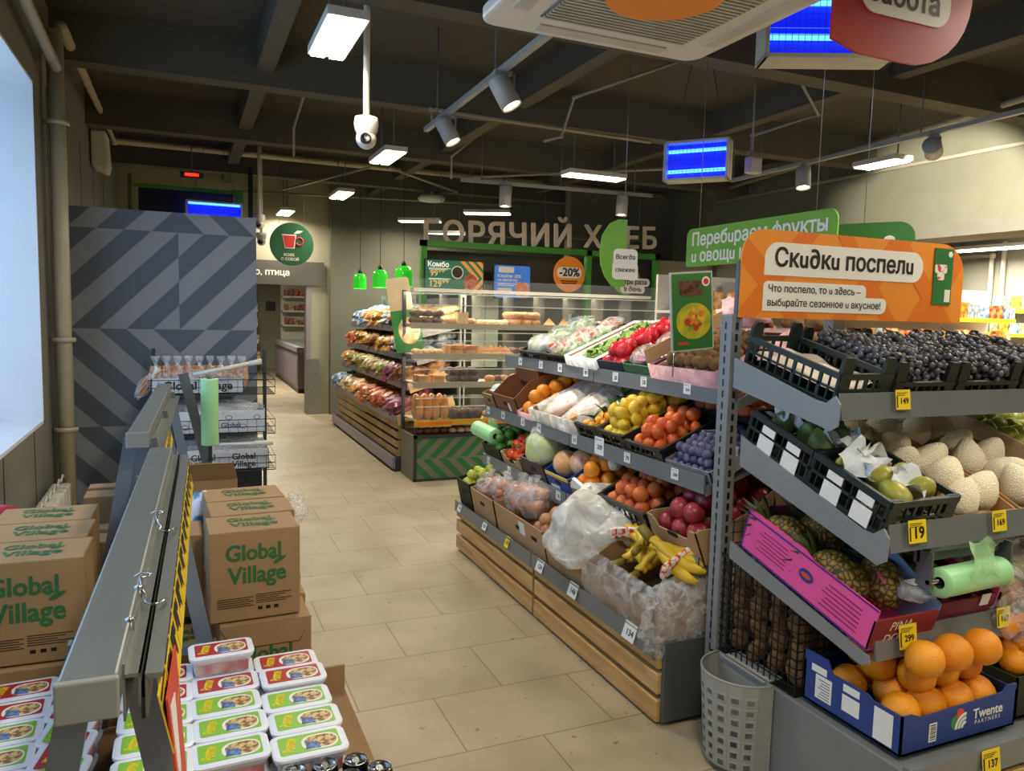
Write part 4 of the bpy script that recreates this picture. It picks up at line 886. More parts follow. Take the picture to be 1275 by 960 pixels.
# crates at the back between the shelves
p,r_=(2.06,2.30,1.0),(rad(8),0,0); b=carton('plum_carton','shallow white edged carton of dark plums behind the post',p,r_,.22,.24,.06,M('white_card','b9b7b0',.7),hole=False); 
fill(b,'plum',.21,.23,.015,'dark blue plum in the shallow carton behind the post','plum','plums behind the post',layers=2); 
for o_ in [o for o in COL.objects if o.get('group')=='plums behind the post']: pass
o=thing('red_carton','dark red carton with black lettering standing behind the netted fruit','box',(2.48,2.62,1.02),(0,0,.1)); MB().bb(-.22,.22,-.1,.1,0,.26).build('box_walls',M('dark_red_card','7c2c18',.7,0,.1),o,bevel=.004); MB().prism(disc(.045,20,-.02,.19),-.1015,-.1).prism(disc(.02,16,-.02,.19),-.103,-.1015,1).build('round_mark',[black,M('mark_red','a03a1c',.6)],o)
o=thing('pepper_tray','wrapped tray of red and yellow chilli peppers behind the netted fruit','tray',(2.86,2.45,1.05),(rad(35),0,0)); MB().bb(-.13,.13,0,.16,0,.03).build('tray_body',white_m,o)
m=MB()
for k in range(26): q=Vector((R.uniform(-.1,.1),R.uniform(.02,.14),.035)); a=R.uniform(0,3); m.tube([q,q+Vector((math.cos(a)*.03,math.sin(a)*.03,.008)),q+Vector((math.cos(a)*.06,math.sin(a)*.05,0))],[.007,.006,.002],6,k%2)
m.build('chillies',[M('chilli_red','c8301c',.35),M('chilli_yellow','d9a02c',.35)],o)
# lowest shelf: pineapples, bag roll, bagged vegetables
pinkc=M('pink_print_card','e8559c',.5,0,.06,10); redc=M('red_print_card','8e2a30',.6)
p,r_=one('e3',1.915,.0,.012); b=thing('pineapple_carton','bright pink carton of pineapples with a dark red front beside the post','box',p,r_)
m=MB().bb(-.13,.13,0,.57,0,.006); T=Matrix.Translation((-.127,0,0))@Matrix.Rotation(rad(90),4,'Z'); m.prism([(0,0),(.57,0),(.57,.15),(.3,.15),(.26,.135),(0,.135)],-.003,.003,0,T); m.build('pink_side',pinkc,b)
MB().bb(-.13,.13,0,.006,0,.10).build('red_front',redc,b); T=Matrix.Translation((.127,0,0))@Matrix.Rotation(rad(90),4,'Z'); MB().prism([(0,0),(.57,0),(.57,.19),(.2,.19),(0,.12)],-.003,.003,0,T).build('blue_side',M('blue_card','7f9fc4',.6),b)
MB().bb(-.13,.13,.564,.57,0,.15).build('back_wall',pinkc,b)
MB().bb(-.1315,-.1305,0,.57,.0,.006).bb(-.1315,-.1305,0,.57,.13,.136).bb(-.1315,-.1305,.563,.57,0,.15).build('purple_edging',M('purple_ink','5a2c8a',.5),b)
MB().prism(disc(.03,16,0,0,.02),-.0008,0,0,Matrix.Translation((-.1318,.27,.075))@Matrix.Rotation(rad(-90),4,'Z')).prism(disc(.022,16,0,0,.008),-.0016,-.0008,1,Matrix.Translation((-.1318,.27,.075))@Matrix.Rotation(rad(-90),4,'Z')).build('round_badge',[M('badge_blue','2a3a8a',.5),M('badge_red','d84a2c',.5)],b)
m=MB()
for k in range(6): m.bb(-.1315,-.1305,.05,.2-.01*(k%3),.025+.015*k,.028+.015*k).bb(-.1315,-.1305,.36,.50-.02*(k%2),.035+.014*k,.0375+.014*k)
m.build('small_print',M('magenta_ink','8e1c56',.5),b)
text(b,'PINA\nDORO',M('cream_ink','e6d8c0',.6),1,(-.02,-.001,.05),width=.12,height=.07,bold=.012,ital=.2)
pine_s=M('pineapple_rind','9a7c2e',.6,0,.1,46,.9,kind='voronoi',col2='3d3418',sharp=(.03,.2)); pleaf=M('pineapple_leaf','4f5f34',.5,0,.2,10); 
PM=MB().ball((0,0,0),(.066,.066,.10),20,14,0,None,lambda q: Vector((q.x*(1-.08*q.z),q.y*(1-.08*q.z),q.z))).mesh('fruit_body',pine_s)
m=MB()
for k in range(34):
    a=k*2.4; e=.25+1.1*(1-k/34); L=.12-.04*(k%3)/3; T=Matrix.Translation((0,0,.09))@Matrix.Rotation(a,4,'Z')@Matrix.Rotation(e,4,'Y')
    m.add([(-.0,-.009,0),(0,.009,0),(.006,.007,L*.6),(.0,0,L),(.006,-.007,L*.6)],[(0,1,2,4),(4,2,3)],0,True,T)
CRN=m.mesh('leaf_crown',pleaf)
def pineapple(label,T,tag_=True):
    o=thing('pineapple',label,'pineapple'); o.matrix_world=T; link('fruit_body',PM,o); link('leaf_crown',CRN,o)
    if tag_: MB().prism(rrect(.05,.03,.014,4),-.001,.001,0,Matrix.Translation((-.04,-.058,-.05))@Matrix.Rotation(.6,4,'Z')).build('paper_tag',pinkc,o)
    return o
B=Bm(b)
for x,y,z,e,lb,tg in ((-.05,.22,.10,(-1.45,0,.1),'pineapple lying nearest the pink side of the carton',False),(.06,.16,.10,(-1.3,.2,-.5),'pineapple with a pink paper tag in the middle of the pink carton',True),(-.05,.44,.10,(-1.4,0,.2),'pineapple at the back of the pink carton',False),(.06,.42,.10,(-1.4,0,-.2),'pineapple at the back right against the blue side',False)):
    pineapple(lb,B@Matrix.Translation((x,y,z))@Euler(e).to_matrix().to_4x4(),tg)
o=thing('net_bag','clear bag with a white label lying on the pineapples','bag',tuple(B@Vector((.08,.06,.13)))); lump(MB(),(0,0,0),(.06,.05,.03),14,10,.15,2,1).build('clear_bag',film,o); MB().bb(-.025,.025,-.02,.02,.028,.031).build('paper_label',white,o)
p,r_=one('e3',2.20); b=carton('pineapple_tray','dark red and magenta carton of pineapples under the green bag roll',p,r_,.26,.55,.11,M('magenta_card','7c2440',.6,0,.2,8),hole=False); B=Bm(b)
MB().bb(.131,.136,0,.5,0,.13).build('magenta_side',pinkc,b)
for k,(x,y) in enumerate(((-.05,.15),(.05,.30))): pineapple(('front','rear')[k]+' pineapple in the dark red carton under the bag roll',B@Matrix.Translation((x,y,.10))@Euler((-1.4,0,.5-k)).to_matrix().to_4x4(),False)
o=tag(MB().bb(-.02,.02,-.001,.001,-.02,.02).build('paper_card',white,None,tuple(B@Vector((.07,-.004,.10))),r_),'small white card on the dark red pineapple carton','card')
ro=thing('roll_holder','grey metal holder carrying the green bag roll under the middle shelf','holder',(2.0,1.50,.80)); MB().bb(-.02,.4,.02,.04,.05,.09).bb(-.02,-.012,-.02,.03,-.02,.09).bb(.33,.338,-.02,.03,-.02,.09).build('bracket',mid,ro); MB().tube([(-.02,-.01,.0),(.34,-.01,.0)],.008).build('spindle',chrome,ro); MB().bb(0,.32,.0,.09,.085,.095).build('cover_plate',M('cover_grey','8d8f8c',.5),ro)
bag_roll('bag_roll','big pale green roll of plastic bags hanging under the middle right shelf',Matrix.Translation((2.01,1.475,.80))@Euler((0,rad(90),rad(3))).to_matrix().to_4x4()@Matrix.Rotation(rad(-90),4,'Z'),.29,.044)
p,r_=one('e3',2.53); b=carton('vegetable_carton','brown carton of bagged yellow peppers and bananas at the right',p,r_,.36,.55,.11,card,cut=True,hf=.11); B=Bm(b)
yl=M('yellow_vegetable','d6c23a',.4,0,.3,12,col2='9aa23a')
for i,(x,y) in enumerate(((-.1,.1),(.03,.13),(.12,.15),(-.08,.32),(.09,.34))):
    o=thing('vegetable_bag','clear bag of yellow green vegetables, '+('front left','front middle','front right','back left','back right')[i]+' in the brown carton','bag of vegetables',tuple(B@Vector((x,y,.09))),(0,0,i)); m=MB()
    for k in range(6): a=k*1.05; m.ball((.03*math.cos(a),.045*math.sin(a),.01),(.028,.04,.025),10,7)
    m.build('vegetables',yl,o); lump(MB(),(0,0,.02),(.085,.11,.055),18,12,.14,2.3,i).build('clear_bag',film,o); MB().tube([(0,.05,.06),(.01,.06,.10)],[.006,.022],8).build('red_tie' if i==1 else 'bag_neck',M('red_clip','d8402c',.4) if i==1 else film,o)
p,r_=one('e3',2.9); b=carton('cucumber_carton','carton of film-wrapped green vegetables at the far right',p,r_,.34,.55,.12,carddk); B=Bm(b)
for i,(x,y) in enumerate(((-.08,.12),(.08,.14),(-.07,.33),(.08,.36))):
    o=thing('vegetable_bag','clear bag of olive green vegetables, '+('front left','front right','back left','back right')[i]+' in the far right carton','bag of vegetables',tuple(B@Vector((x,y,.11))),(0,0,i)); m=MB()
    for k in range(5): a=k*1.26; m.ball((.03*math.cos(a),.05*math.sin(a),.01),(.028,.045,.025),10,7)
    m.build('vegetables',M('olive_vegetable','7d8038',.45,0,.3,12),o); lump(MB(),(0,0,.02),(.09,.12,.06),18,12,.14,2.3,i).build('clear_bag',film,o)
# base: mesh basket, blue carton of oranges
mb=thing('mesh_basket','black wire mesh basket of potatoes on the base behind the blue carton','basket',(1.95,1.985,.337)); m=MB()
for sx in (-1,1):
    for k in range(15): m.bb(sx*.155-.002,sx*.155+.002,-.2+k*.0285,-.2+k*.0285+.003,0,.36)
    for k in range(13): m.bb(sx*.155-.002,sx*.155+.002,-.2,.2,.0+k*.03,.003+k*.03)
    for k in range(12): m.bb(-.155+k*.028,-.152+k*.028,sx*.2-.002,sx*.2+.002,0,.36)
    for k in range(13): m.bb(-.155,.155,sx*.2-.002,sx*.2+.002,.0+k*.03,.003+k*.03)
m.bb(-.155,.155,-.2,.2,0,.004); m.build('wire_walls',black,mb)
MB().tube([(-.155,-.2,.36),(.155,-.2,.36),(.155,.2,.36),(-.155,.2,.36),(-.155,-.2,.36)],.006,6).build('rim_wire',black,mb)
for L in range(4):
    for i in range(3):
        for j in range(4): put('potato',Matrix.Translation((1.855+.092*i+.01*(L%2),1.84+.095*j,.385+.078*L))@rotm(.6),'brown potato in the black mesh basket','potato','potatoes in the black mesh basket',.98)
blue=M('navy_carton','263f86',.55,0,.08,8)
tw=thing('orange_carton','navy blue fruit carton with white lettering, heaped with big oranges','box',(2.045,1.40,.352)); m=MB().bb(-.24,.24,0,.36,0,.006)
for s in (-1,1): m.prism([(0,0),(.36,0),(.36,.16),(.27,.16),(.25,.125),(.12,.125),(.1,.115),(0,.115)],-.003,.003,0,Matrix.Translation((s*.237,0,0))@Matrix.Rotation(rad(90),4,'Z'))
m.bb(-.24,.24,.354,.36,0,.13); m.prism([(-.24,0),(.24,0),(.24,.13),(.20,.13),(.18,.112),(-.16,.10),(-.2,.115),(-.24,.115)],0,.006); m.build('box_walls',blue,tw)
for y,h,zz in ((.06,.095,.01),(.175,.05,.035),(.28,.075,.025)): MB().bb(-.2412,-.2402,y-.032,y+.032,zz,zz+h).build('paper_label',white,tw)
for y,zz in ((.175,.095),(.30,.105)): MB().bb(-.2412,-.2402,y-.03,y+.03,zz,zz+.022).build('paper_label',white,tw)
m=MB()
for k in range(7): m.bb(-.2418,-.2411,.255,.255+.045-.006*(k%3),.032+.009*k,.034+.009*k)
m.build('small_print',ink,tw)
text(tw,'Twente',white,1,(.115,-.0015,.068),width=.13,bold=.03); text(tw,'PARTNERS',white,1,(.115,-.0015,.043),width=.11,bold=.01,sp=1.5)
MB().bb(-.13,-.10,-.0012,0,.02,.075).build('barcode_card',white,tw); m=MB()
for k in range(8): m.bb(-.126,-.104,-.0018,-.0012,.026+.006*k,.028+.006*k+.001*(k%2))
m.build('barcode_bars',ink,tw)
T=Matrix.Translation((0.0,0,.058)); MB().prism(disc(.022,20,-.02,.0),-.0014,0,0,T).build('green_disc',M('logo_green','3f8a4a',.5),tw); MB().prism(disc(.016,20,-.005,.024),-.0018,0,0,T).build('red_disc',M('logo_red','d84a3a',.5),tw)
m=MB()
for a in range(3): 
    r0=.045-.013*a; m.prism([(.02+(-r0)*math.cos(rad(90*k/8)),-.02+r0*math.sin(rad(90*k/8))) for k in range(9)]+[(.02+(-(r0-.008))*math.cos(rad(90*k/8)),-.02+(r0-.008)*math.sin(rad(90*k/8))) for k in range(8,-1,-1)],-.0024,-.001,0,T)
m.build('white_arcs',white,tw)
fill(tw,'large_orange',.46,.352,.035,'big round orange heaped in the navy blue carton','orange','big oranges in the navy blue carton',layers=2,jit=.08,y0=.009,gap=.985,s=.97)
for x,y in ((-.13,.03),(-.01,.033),(.11,.03)): put('large_orange',Bm(tw)@Matrix.Translation((x,y,.252))@rotm(),'big round orange heaped in the navy blue carton','orange','big oranges in the navy blue carton',.95)
b2=carton('mixed_carton','dark carton of bagged citrus at the right end of the base',(2.56,1.42,.352),(0,0,0),.48,.40,.13,M('dark_green_card','2f3018',.7),hole=False)
fill(b2,'orange',.44,.36,.10,'orange in the dark carton at the right end of the base','orange','oranges in the dark carton',n=16)
for i,(x,y) in enumerate(((2.42,1.56),(2.58,1.66),(2.72,1.55))):
    o=bag_of('orange','clear printed net bag of oranges, '+('left','middle','right')[i]+' on the dark carton',(x,y,.56),.15,7,FILM('printed_film','f4f4f4',.12,.5,sc=30),'bag of oranges',fl=M('print_green','4a9a4a',.5,0,.4,30,col2='f0f0f0',sharp=(.45,.5)))
m=MB(); 
# yellow price tags of the end display
def ytag(label,x,y,z,txt,s=(.062,.062),rx=-8): return price(label,Matrix.Translation((x,y,z))@Matrix.Rotation(rad(rx),4,'X'),txt,s,yellow,.05,None,True)
ytag('yellow price tag 149 under the dark grapes',2.05,1.672,1.315,'149'); ytag('yellow price tag 19 below the front green crate',1.90,1.472,.965,'19',(.07,.065)); ytag('yellow price tag 169 below the netted fruit',2.25,1.472,.965,'169'); ytag('yellow price tag 299 below the pineapples',1.92,1.492,.645,'299',(.07,.07)); ytag('yellow price tag at the right end of the pineapple shelf',2.34,1.492,.645,'169'); ytag('yellow price tag 137 on the base rail below the navy carton',2.10,1.338,.31,'137',(.075,.07)); ytag('yellow price tag at the right end of the base rail',2.42,1.338,.31,'99',(.075,.07))
# perforated bin hooked on the side of the base
bn=thing('waste_bin','grey half-round bin with square holes, hooked on the side of the end display','bin',(1.775,2.0,.03)); m=MB(); n=9; rows=8; r0,r1=.125,.15; Hh=.315
def bp(a,z,o=0): q=r0+(r1-r0)*z/Hh+o; return (-q*math.sin(a),-q*math.cos(a)*.95,z)
for i in range(n):
    for j in range(rows):
        a0=math.pi*i/n; a1=math.pi*(i+1)/n; z0=Hh*j/rows; z1=Hh*(j+1)/rows
        if j==rows-1 or i in(0,n-1): m.add([bp(a0,z0),bp(a1,z0),bp(a1,z1),bp(a0,z1)],[(0,1,2,3)],0,False); continue
        ha,hb=a0+(a1-a0)*.25,a1-(a1-a0)*.25; za,zb=z0+(z1-z0)*.24,z1-(z1-z0)*.24
        V=[bp(a0,z0),bp(a1,z0),bp(a1,z1),bp(a0,z1),bp(ha,za),bp(hb,za),bp(hb,zb),bp(ha,zb)]
        m.add(V,[(0,1,5,4),(1,2,6,5),(2,3,7,6),(3,0,4,7)],0,False)
m.poly([(0,-r0*.95,0)]+[bp(math.pi*k/12,0) for k in range(13)]+[(0,r0*.95,0)])
m.bb(-.002,.0,-r1*.95,r1*.95,0,Hh)
o=m.build('bin_body',M('bin_plastic','9d9e9a',.5,0,.04),bn); sd=o.modifiers.new('thickness','SOLIDIFY'); sd.thickness=.003
MB().tube([bp(math.pi*k/16,Hh) for k in range(17)],.004,6).build('rim',MC['bin_plastic'],bn); MB().bb(-.015,.07,-.11,.11,Hh-.004,Hh).bb(-.003,.002,-.11,.11,Hh-.05,Hh).build('hook_plate',MC['bin_plastic'],bn)
# ---------------------------------------------------------------- signs
oran=M('sign_orange','f0922a',.5,0,.03); oran2=M('sign_deep_orange','e5781c',.5,0,.03); signw=M('sign_white','f0ece4',.5,0,.02); dkink=M('sign_ink','231a12',.5)
sg=thing('promo_sign','orange round-cornered sign reading Скидки поспели above the grape display','sign',(2.375,2.165,1.558)); Wd,Ht=1.14,.315
out=rrect(Wd,Ht,[.13,.10,0,0],10,0,Ht/2); MB().prism(out,-.004,.004).build('board',oran,sg)
m=MB()
for (x0,x1,sl) in ((-.60,-.50,.9),(-.36,-.24,-1.1),(-.14,-.02,.9),(.12,.2,-.8),(.26,.40,.7),(.42,.52,-.9)):
    p_=list(out); p_=clip(p_,1,-sl,x1); p_=clip(p_,-1,sl,-x0) if len(p_)>2 else p_
    if len(p_)>2: m.poly([(x,-.0046-.0001*len(m.v)/4,z) for x,z in p_])
m.build('deep_orange_bands',oran2,sg)
MB().prism(rrect(.80,.118,[.058,.06,0,.058],8,-.07,.213),-.006,-.003).build('white_pill',signw,sg)
text(sg,'Скu∂кu поспелu',dkink,1,(-.075,-.0068,.215),width=.70,bold=.035,ext=.002)
MB().prism(rrect(.50,.058,[.02,.02,0,0],5,-.22,.104),-.006,-.003).prism(rrect(.61,.06,[.02,.0,0,.03],5,-.165,.056),-.0062,-.003).build('white_caption_patch',signw,sg)
text(sg,'Что поспело, то u з∂есь –',dkink,1,(-.225,-.0068,.106),width=.45,bold=.025,ext=.002); text(sg,'выбuраŭте сезонное u вкусное!',dkink,1,(-.17,-.0068,.056),width=.56,bold=.025,ext=.002)
pg=M('poster_green','2f7a34',.5,0,.15,3,col2='256a2c')
ps=MB().prism(rrect(.108,.225,.0,1,.445,.185),-.008,-.004).build('green_leaflet',pg,sg)
MB().prism(rrect(.07,.035,.01,4,.43,.215),-.009,-.008).prism(rrect(.04,.03,.008,3,.43,.185),-.0095,-.008).prism(rrect(.032,.05,.0,1,.475,.108),-.009,-.008,1).build('leaflet_patches',[M('patch_red','d8453a',.5,0,.3,40,col2='f0e6da',sharp=(.5,.55)),signw],ps); MB().prism(disc(.012,16,.48,.275),-.009,-.008).build('leaflet_badge',signw,ps)
MB().bb(-.575,-.56,.004,.02,-.05,.2).build('back_post',M('sign_post_blue','55687a',.5),sg)
sr=thing('hanging_sign','red hanging sign reading забота near the top right corner','sign',(2.32,2.0,2.65)); rd=M('sign_red','b3221c',.5,0,.04)
MB().prism([(-.33,.22),(-.33,-.16)]+[(-.33+.12*k,-.16-.03*math.sin(k*1.57)) for k in (1,)]+[(.31*math.cos(rad(a))+.02,.08-.272*math.sin(rad(a))) for a in (95,80,65,50,38,26,14,4)]+[(.33,.22)],-.006,.006).build('board',rd,sr)
MB().prism(rrect(.43,.17,[.06,.06,.07,.07],8,.0,.035),-.010,-.005).prism(rrect(.36,.12,.05,8,.21,.17),-.011,-.005).build('white_pill',signw,sr); text(sr,'забота',dkink,1,(-.01,-.0115,.02),width=.34,bold=.035,ext=.002)
MB().tube([(-.25,0,.2),(-.25,0,.798)],.002,5).tube([(.25,0,.2),(.25,0,.798)],.002,5).build('hanger_wire',dgrey,sr)
def hang(par,pts,top): 
    m=MB()
    for x,z in pts: m.tube([(x,0,z),(x,0,top)],.002,5)
    return m.build('hanger_wire',M('steel_wire','a9a9a4',.3,.8),par)
sgn=thing('hanging_sign','bright green sign reading Перебираем фрукты hanging over the rack','sign',(3.0,3.51,1.88),(0,0,rad(-90))); gr=M('sign_green','78b53a',.5,0,.06,2,col2='6aa832')
MB().prism(rrect(1.24,.24,[.06,.05,0,0],8,0,.12),-.005,.005).build('board',gr,sgn); text(sgn,'Перебuраем фрукты',signw,1,(.0,-.0068,.165),width=1.12,bold=.03,ext=.002); text(sgn,'u овощu каж∂ыŭ ∂ень',signw,1,(.02,-.0068,.062),width=1.16,bold=.03,ext=.002); hang(sgn,((-.5,.235),(.47,.235)),1.565)
s2=thing('hanging_sign','dark green rounded sign partly hidden behind the orange sign','sign',(3.35,3.05,1.86),(0,0,rad(-60))); MB().prism(rrect(.5,.22,.08,8,0,.11),-.005,.005).build('board',M('sign_dark_green','3f7a34',.5,0,.05),s2); MB().prism(disc(.03,18,.13,.12),-.007,-.004).build('white_dot',signw,s2); hang(s2,((0,.2),),1.585)
fs=thing('hanging_sign','leaf-shaped green sign reading Всегда свежее in front of the bread letters','sign',(2.52,4.2,1.76),(0,0,rad(-8))); lf=[(-.13,.14)]+[( -.14+.04*k*k*.12,.14+.035*k) for k in range(1,6)]+[(-.04,.38),(.045,.39),(.045,.0),(-.02,-.02),(-.09,.03),(-.12,.08)]
MB().prism([(-.03,-.02),(.06,-.02),(.06,.40),(.0,.40),(-.06,.37),(-.105,.30),(-.12,.2),(-.11,.11),(-.08,.04)],-.004,.004).build('leaf_board',gr,fs)
MB().prism(rrect(.165,.105,[.03,.03,.02,.01],5,.055,.165),-.007,-.004).prism(rrect(.175,.10,[.02,.01,.03,0],5,.055,.075),-.0072,-.004).build('white_patch',signw,fs); text(fs,'Всег∂а',dkink,1,(.055,-.0078,.165),width=.13,bold=.028,ext=.002); text(fs,'свежее',dkink,1,(.055,-.0078,.085),width=.135,bold=.028,ext=.002); hang(fs,((.04,.4),),1.685)
po=thing('recipe_poster','framed green recipe poster with a yellow dish, tilted above the kiwi box','poster',(1.94,2.6,1.415),(0,rad(-5),0)); MB().prism(rrect(.21,.325,.004,2,0,.165),-.004,.004).build('clear_frame',M('frame_plastic','b9c4bb',.3,0,.03),po); MB().prism(rrect(.195,.31,.002,2,0,.165),-.0056,-.004).build('print_sheet',pg,po)
MB().prism(disc(.088,26,.005,.125,.075),-.0066,-.0055).build('yellow_glow',M('print_yellow','d9c22a',.5,0,.3,14,col2='7aa02e'),po)
m=MB()
for k in range(22): a=R.uniform(0,6.3); q=R.uniform(0,.055); m.prism([(x_+q*math.cos(a)+.005,z_+q*math.sin(a)*.8+.13) for x_,z_ in disc(R.uniform(.008,.016),7)],-.0072-.0001*k,-.0066,k%3)
m.build('dish_picture',[M('print_orange','e08a2a',.5),M('print_red','c8401c',.5),M('print_gold','e8c83a',.5)],po)
MB().prism(rrect(.115,.03,.01,4,-.01,.275),-.0068,-.0055).prism(rrect(.11,.03,.01,4,-.005,.245),-.007,-.0055).build('dark_caption_patch',M('print_brown','2c2014',.5,0,.3,60,col2='6a4028',sharp=(.5,.6)),po); MB().prism(disc(.02,18,.07,.285),-.0066,-.0055,0).prism(disc(.013,16,.07,.285),-.0072,-.0066,1).build('round_badge',[signw,M('print_badge_red','d8382c',.5)],po); MB().prism(rrect(.05,.012,.003,2,-.05,.035),-.0066,-.0055).build('red_strip',M('print_badge_red','d8382c',.5),po)
MB().tube([(-.09,.004,.0),(-.09,.02,-.1)],.003,5).build('clip_wire',chrome,po)
# ---------------------------------------------------------------- promo stands along the window
stl=M('stand_steel','868a87',.38,.45,.06); stb=M('stand_leg_steel','7d8894',.4,.35,.05)
def stand(label,x,ya,yb,z,legs,rz,rail=True):
    t=thing('promo_stand',label,'stand',(x,0,0),(0,0,rad(rz)))
    MB().bb(-.034,.034,ya,yb,z-.05,z).build('top_beam',stl,t,bevel=.004)
    MB().bb(-.036,.036,ya-.012,ya,z-.053,z+.001).build('end_cap',M('cap_grey','90918c',.5,0,.05),t,bevel=.003)
    if rail:
        MB().bb(.034,.056,ya+.05,yb,z-.03,z-.025).bb(.034,.037,ya+.05,yb,z-.09,z-.01).bb(.053,.056,ya+.05,yb,z-.07,z-.025).build('price_rail',stl,t)
        MB().bb(.061,.083,ya+.05,yb,z-.035,z-.028).bb(.061,.064,ya+.05,yb,z-.09,z-.03).build('outer_rail',stl,t)
        MB().bb(.056,.061,ya+.05,yb,z-.09,z-.06).build('rail_slot',black,t)
    for y in legs:
        for s in (-1,1): MB().bar((s*.03,y,z-.04),(s*.22,y+.02,0),.045,.02,0,(0,1,0)).build('leg',stb,t)
        MB().bar((-.12,y,.5),(.12,y,.5),.03,.015,0,(0,1,0)).build('leg_brace',stb,t)
    return t
n1=stand('near grey steel promo stand with a long top beam and yellow price strip',-.143,1.04,2.72,1.085,(1.25,2.45),-1.4)
n2=stand('far grey steel promo stand standing behind the near one',-.225,2.84,4.6,1.12,(2.95,3.7,4.5),-1.5,False)
MB().bb(.037,.075,2.9,4.6,1.04,1.05).bb(.034,.037,2.9,4.6,1.0,1.07).build('price_rail',stl,n2)
ystrip=M('yellow_price_strip','ecc91e',.5,0,.06)
for k in range(15):
    y=1.05+k*.11; o=thing('price_tag','yellow price tag hanging in the row along the near promo stand','price tag',(-.057+(y+.05)*.0244,y+.05,1.008),(rad(-12),0,rad(88.6)),'yellow tags along the near stand'); MB().bb(-.05,.05,-.001,.001,-.05,.035).build('tag_card',ystrip,o)
    m=MB(); m.bb(-.04,-.005,-.002,-.001,-.02,.015).bb(.0,.012,-.002,-.001,-.03,.015).bb(.02,.04,-.002,-.001,-.005,.012).bb(-.045,.045,-.002,-.001,.024,.028); m.build('price_digits',ink,o)
for k in range(7):
    o=thing('price_tag','yellow price tag hanging along the far promo stand','price tag',(-.066,3.0+k*.12,1.0),(rad(-12),0,rad(90)),'yellow tags along the far stand'); MB().bb(-.045,.045,-.001,.001,-.05,.03).build('tag_card',ystrip,o); MB().bb(-.035,.02,-.002,-.001,-.02,.01).build('price_digits',ink,o)
o=thing('promo_banner','red paper banner stuck over the yellow price tags at the near end','banner',(-.022,1.13,.985),(rad(-5),0,rad(88.6))); MB().prism([(-.08,.05),(.14,.03),(.06,-.16),(-.08,-.30)],-.0015,.0015).build('banner_sheet',M('banner_red','d2402c',.5,0,.06),o); MB().prism([(-.06,.03),(.02,.01),(-.02,-.08),(-.06,-.1)],-.0025,-.0015).build('white_patch',white,o)
def hook(label,y,s=1):
    o=thing('wire_hook',label,'hook',(-.085+.0244*(y-1),y,1.083)); MB().tube([(-.012,.0,.0)]+[(-.0+.016*math.sin(rad(a))-.0,.0-.012*s*(1-math.cos(rad(a))),.006) for a in range(0,181,30)]+[(.005,-.06*s,-.004),(.012,-.09*s,-.008)]+[(.025+.016*math.cos(rad(a)),-.095*s-.018*math.sin(rad(a))*s,-.01) for a in range(180,-1,-30)]+[(.043,-.07*s,-.02)],.0022,6).build('bent_wire',chrome,o); return o
hook('nearest bent chrome hook lying on the near stand beam',1.42); hook('second bent chrome hook further along the near stand beam',1.85); 
for k,y in enumerate((1.22,1.36)): 
    o=thing('rail_clip',('nearest','second')[k]+' small chrome clip on the near stand rail','clip',(-.080+.005*k,y,1.068)); MB().lathe([(0,0),(.006,0),(.006,.014),(.009,.018),(0,.022)],10).build('clip_body',chrome,o)
# bag roll and dowel on the far stand
bag_roll('bag_roll','upright pale green roll of bags on the leaning post of the far stand',Matrix.Translation((.115,4.2,.835))@Matrix.Rotation(rad(180),4,'Z'),.345,.043,False)
o=thing('roll_post','dark steel bar leaning right, carrying the upright green bag roll','post',(0,0,0)); MB().bar((-.01,4.3,1.20),(.27,4.3,.0),.05,.012,0,(0,1,0)).build('flat_bar',mid,o)
for k in range(9): pass
MB().tube([(.115,4.2,1.19),(.115,4.2,.75),(.11,4.3,.74)],.01,8).build('roll_spindle',dgrey,o)
# ---------------------------------------------------------------- cartons
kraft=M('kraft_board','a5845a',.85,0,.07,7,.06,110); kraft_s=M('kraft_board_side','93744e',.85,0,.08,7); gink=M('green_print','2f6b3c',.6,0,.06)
def leafmesh():
    m=MB(); m.poly([(0,0,0),(.10,.015,0),(.2,.06,0),(.30,.14,0),(.33,.2,0),(.22,.18,0),(.10,.13,0),(.03,.07,0)]); m.poly([(-.03,.12,0),(.06,.14,0),(.04,.17,0),(-.06,.19,0)]); return m.mesh('leaf_print',gink)
LEAF=leafmesh()
def logo(par,x,y,z,w,rot,flip=False):
    """two lines of green lettering with a leaf between them"""
    Tm=Matrix.Translation((x,y,z))@Euler(tuple(rad(a) for a in rot)).to_matrix().to_4x4()
    for s,dx,dz,ww in (('Global',-.03,.24,.92),('Village',.03,-.16,.98)):
        o=text(par,s,gink,1,(0,0,0),(0,0,0),bold=.035,width=w*ww,ext=.003,name='lettering'); sc=o.scale.copy(); o.matrix_local=Tm@Matrix.Translation((dx*w,dz*w,.0008))@Matrix.Diagonal((sc[0],sc[1]*1.12,sc[2],1))
    l=link('leaf_print',LEAF,par); l.matrix_local=Tm@Matrix.Translation((.29*w,.0*w,.0012))@Matrix.Scale(w*.72,4)
